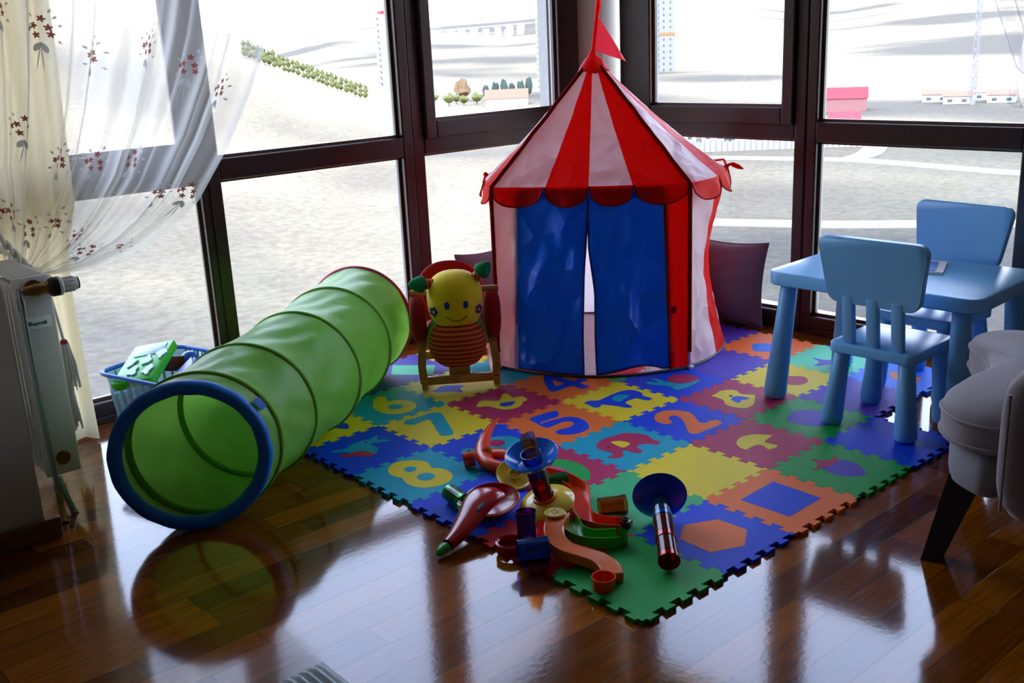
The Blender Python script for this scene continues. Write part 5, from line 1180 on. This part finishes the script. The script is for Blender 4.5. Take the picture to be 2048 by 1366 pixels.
to = bpy.data.objects.new('tmp', cu); COL.objects.link(to); dg = bpy.context.evaluated_depsgraph_get(); tm = bpy.data.meshes.new_from_object(to.evaluated_get(dg)); bpy.data.objects.remove(to)
b = BM(); b.from_mesh(tm); b.transform(Matrix.Translation((-0.765, ry0 - 0.0036, 0.602)) @ Matrix.Rotation(radians(90), 4, 'X') @ Matrix.Shear('XZ', 4, (0, 0))); obj('label_text', b, M_LGRN, lb, smooth=False)
b = BM(); Q = Matrix(((1, 0, 0, -0.768), (0, 0, 1, ry0 - 0.0038), (0, 1, 0, 0.602), (0, 0, 0, 1)))
add_prism(b, [(-0.008, 0.009), (0.0, 0.007), (0.006, 0.009), (0.003, 0.004), (0.002, -0.004), (-0.002, -0.006), (-0.004, -0.001), (-0.003, 0.004)], 0, 0.001, M=Q); obj('label_logo', b, M_LGRN, lb, smooth=False)

# ------------------------------------------------------------------ curtains
def sheer_material():
    mt, nt, out = nmat('sheer_voile'); N = nt.nodes.new; L = nt.links.new
    t = N('ShaderNodeBsdfTransparent'); d = N('ShaderNodeBsdfDiffuse'); d.inputs[0].default_value = rgb(236, 234, 232); tl = N('ShaderNodeBsdfTranslucent'); tl.inputs[0].default_value = rgb(236, 234, 232)
    m1 = N('ShaderNodeMixShader'); m1.inputs[0].default_value = 0.55; L(d.outputs[0], m1.inputs[1]); L(tl.outputs[0], m1.inputs[2])
    lw = N('ShaderNodeLayerWeight'); lw.inputs[0].default_value = 0.35; mr = N('ShaderNodeMapRange'); mr.inputs[3].default_value = 0.34; mr.inputs[4].default_value = 0.92; L(lw.outputs['Facing'], mr.inputs[0])
    m2 = N('ShaderNodeMixShader'); L(mr.outputs[0], m2.inputs[0]); L(t.outputs[0], m2.inputs[1]); L(m1.outputs[0], m2.inputs[2]); L(m2.outputs[0], out.inputs[0]); return mt
M_SHEER = sheer_material()
M_LIN = mat('cream_curtain', rgb(238, 224, 186), 0.7, 0.3, bump=0.1, bscale=60, transl=0.35)
M_FLR = mat('flower_thread', rgb(150, 84, 82), 0.8, transl=0.5); M_LEAF = mat('leaf_thread', rgb(190, 190, 194), 0.8, transl=0.5); M_ROPE = mat('beige_cord', rgb(206, 202, 186), 0.7, bump=0.3, bscale=200); M_MAG = mat('tassel_magenta', rgb(150, 20, 70), 0.7)
REDGE = [(2.70, 0.50), (2.30, 0.475), (1.95, 0.44), (1.536, 0.376), (1.358, 0.313), (1.217, 0.243), (1.024, 0.126), (0.92, 0.045), (0.838, -0.018), (0.761, -0.126), (0.706, -0.246), (0.668, -0.414), (0.664, -0.53), (0.672, -0.60)]
_L = [0.0]
for (z0, x0), (z1, x1) in zip(REDGE, REDGE[1:]): _L.append(_L[-1] + sqrt((z1 - z0) ** 2 + (x1 - x0) ** 2))
_L = [l / _L[-1] for l in _L]
def sheer_pt(u, v):
    rx, rz_ = interp(_L, [q[1] for q in REDGE], v), interp(_L, [q[0] for q in REDGE], v)
    lx, lz = interp([0, .5, .8, 1], [-0.84, -0.82, -0.79, -0.70], v), interp([0, .6, 1], [2.70, 1.50, 0.70], v)
    uu = u + 0.016 * sin(5.1 * 2 * pi * u + 0.6) + 0.010 * sin(11 * 2 * pi * u + 1.0)
    x = lx + (rx - lx) * uu; z = lz + (rz_ - lz) * uu
    amp = (0.030 + 0.018 * sin(3.3 * 2 * pi * u + 1)) * (1 - 0.72 * v ** 2)
    y = 2.175 + amp * sin(2 * pi * (9.0 * u + 0.9 * u * u) + 0.7 * sin(3 * v)) + 0.012 * sin(2 * pi * 23 * u + 4 * v) * (1 - 0.6 * v)
    y -= 0.05 * smooth((v - 0.75) / 0.25)
    return Vector((x, y, z))
cs = thing('curtain', 'sheer white curtain with embroidered flower sprigs gathered to the left', 'curtain', (-0.3, 2.17, 0.65), 0)
b = BM(); add_grid(b, 260, 70, sheer_pt); obj('voile', b, M_SHEER, cs, angle=180)
# loose swag below the tie that droops from the right-hand edge back to the tie point
b = BM(); fl_b, lf_b = BM(), BM()
def sprig(u0, v0, sc_, seed):
    q = random.Random(seed); e = 0.004
    P = sheer_pt(u0, v0); us = [u0 + (k - 6) * 0.006 for k in range(13)]; du = sum((sheer_pt(us[k + 1], v0) - sheer_pt(us[k], v0)).length for k in range(12)) / 0.072; dvv = (sheer_pt(u0, v0 + e) - sheer_pt(u0, v0 - e)).length / (2 * e)
    du = max(du, 0.35)
    def at(a, c): return sheer_pt(min(0.999, max(0.001, u0 + a * sc_ / du)), min(0.995, max(0.0, v0 - c * sc_ / dvv))) + Vector((0, -0.0025, 0))
    def leaf(bm_, a, c, ang, l, w):
        n = 8; vs3 = [bm_.verts.new(at(a + cos(ang) * l * t - sin(ang) * w * s, c + sin(ang) * l * t + cos(ang) * w * s)) for t, s in ((0, 0), (.3, .8), (.6, 1), (.85, .6), (1, 0), (.85, -.6), (.6, -1), (.3, -.8))]
        bm_.faces.new(vs3)
    for a, c in ((0.0, 0.050), (-0.016, 0.030), (0.013, 0.030), (-0.030, 0.022), (-0.010, 0.008), (0.018, 0.014)):
        r0 = q.uniform(0, 6)
        for k in range(5): leaf(fl_b, a, c, r0 + 2 * pi * k / 5, 0.0095, 0.0026)
    for a, c, g in ((-0.02, 0.05, 2.4), (0.02, 0.052, 0.8), (-0.038, 0.036, 2.7), (0.032, 0.036, 0.4), (-0.034, -0.002, 3.4), (0.033, 0.0, -0.3), (0.012, 0.065, 1.2)): leaf(lf_b, a, c, g, 0.012, 0.003)
    leaf(lf_b, 0.0, -0.008, radians(-120), 0.030, 0.007); leaf(lf_b, 0.0, -0.008, radians(-62), 0.030, 0.007)
    for g in (-96, -84): leaf(lf_b, 0.0, -0.01, radians(g), 0.075, 0.0012)
for i, v0 in enumerate((0.20, 0.395, 0.585, 0.76, 0.90)):
    for j in range(7):
        u0 = 0.06 + 0.145 * j + (0.065 if i % 2 else 0.0)
        if u0 > 0.975: u0 = 0.962
        sprig(u0, v0 + 0.02 * sin(j * 2.1 + i), 1.5 - 0.11 * i, i * 20 + j)
b.free()
em = obj('flower_embroidery', fl_b, M_FLR, cs); em2 = obj('leaf_embroidery', lf_b, M_LEAF, cs); em['kind'] = 'stuff'; em2['kind'] = 'stuff'
def tail_pt(u, v):
    """the gathered cloth below the tie, hanging behind the radiator"""
    x = -0.70 + 0.10 * u; return Vector((x - 0.04 * v, 2.13 + 0.03 * sin(2 * pi * 4 * u), 0.70 - 0.64 * v))
b = BM(); add_grid(b, 60, 12, tail_pt); obj('tail', b, M_SHEER, cs, angle=180)
def lin_pt(u, v):
    z = 2.70 - 2.69 * v; w = interp([0, .5, .68, .74, .8, 1], [0.44, 0.42, 0.40, 0.35, 0.34, 0.345], v); x = -0.80 + w * u
    return Vector((x + 0.012 * sin(9 * u + 3 * v), 2.285 + 0.028 * sin(2 * pi * 3.6 * u + 0.5) * (1 - 0.25 * sin(3 * v)) + 0.008 * sin(2 * pi * 8 * u + 5 * v), z))
b = BM(); add_grid(b, 110, 50, lin_pt); own_origin(tag(obj('curtain', b, M_LIN, angle=180), 'opaque cream curtain hanging to the floor behind the sheer and the radiator', 'curtain'))
tb_ = thing('tieback', 'twisted beige cord tieback with a tassel holding the sheer curtain', 'tieback', (-0.62, 2.12, 0.2), 0)
pth = crom([(-0.868, 2.06, 1.02), (-0.80, 2.055, 0.93), (-0.72, 2.06, 0.815), (-0.655, 2.065, 0.715), (-0.60, 2.09, 0.662), (-0.575, 2.15, 0.652), (-0.61, 2.21, 0.68), (-0.72, 2.225, 0.80), (-0.868, 2.2, 1.0)], 10, closed=False)
for ph_ in (0, pi):
    b = BM(); q = []
    for i, p in enumerate(pth):
        t = (pth[min(i + 1, len(pth) - 1)] - pth[max(i - 1, 0)]).normalized(); s_ = Vector((0, 0, 1)).cross(t).normalized(); u_ = t.cross(s_); a = i * 1.1 + ph_
        q.append(p + (s_ * cos(a) + u_ * sin(a)) * 0.0065)
    add_tube(b, q, 0.0068, 8); obj('cord', b, M_ROPE, tb_)
b = BM(); add_tube(b, crom([(-0.60, 2.12, 0.655), (-0.59, 2.115, 0.60), (-0.58, 2.11, 0.52), (-0.572, 2.11, 0.43)], 5, closed=False), 0.005, 8); obj('tassel_cord', b, M_ROPE, tb_)
b = BM(); bmesh.ops.create_uvsphere(b, u_segments=16, v_segments=10, radius=0.013); b.transform(Matrix.Translation((-0.572, 2.11, 0.432))); tk = obj('tassel_knot', b, M_MAG, tb_)
b = BM()
for k in range(46):
    a = 2 * pi * k / 46; r0 = 0.010 + 0.004 * (k % 3) * 0.5; r1 = 0.024 + 0.006 * sin(k * 2.4); l = 0.145 + 0.02 * sin(k * 1.7)
    add_tube(b, [(-0.572 + r0 * cos(a), 2.11 + r0 * sin(a), 0.428), (-0.572 + 0.9 * r1 * cos(a), 2.11 + 0.9 * r1 * sin(a), 0.428 - l * 0.45), (-0.572 + r1 * cos(a), 2.11 + r1 * sin(a), 0.428 - l)], 0.0022, 5)
obj('tassel_fringe', b, M_ROPE, tb_)
b = BM()
for k in range(26):
    a = 2 * pi * k / 26; add_tube(b, [(-0.578 + 0.010 * cos(a), 2.125 + 0.010 * sin(a), 0.31), (-0.572 + 0.02 * cos(a), 2.13 + 0.02 * sin(a), 0.13 + 0.02 * sin(k))], 0.0022, 5)
obj('tassel_fringe', b, M_ROPE, tb_)
# right-hand sheer whose edge just enters the top right corner
def rsheer(u, v):
    z = 2.70 - 1.9 * v; ey = interp([0, .45, .65, .80, 1], [0.60, 0.42, 0.345, 0.22, -0.25], v); y = ey - (0.75 + 0.2 * v) * u * (1 - 0.55 * v)
    return Vector((2.24 + 0.025 * sin(2 * pi * 8 * u + 2 * v) - 0.02, y, z))
cr = thing('curtain', 'edge of a sheer white curtain in the top right corner of the photo', 'curtain', (2.24, 0.1, 0.8), 0)
b = BM(); add_grid(b, 120, 40, rsheer); obj('voile', b, M_SHEER, cr, angle=180)
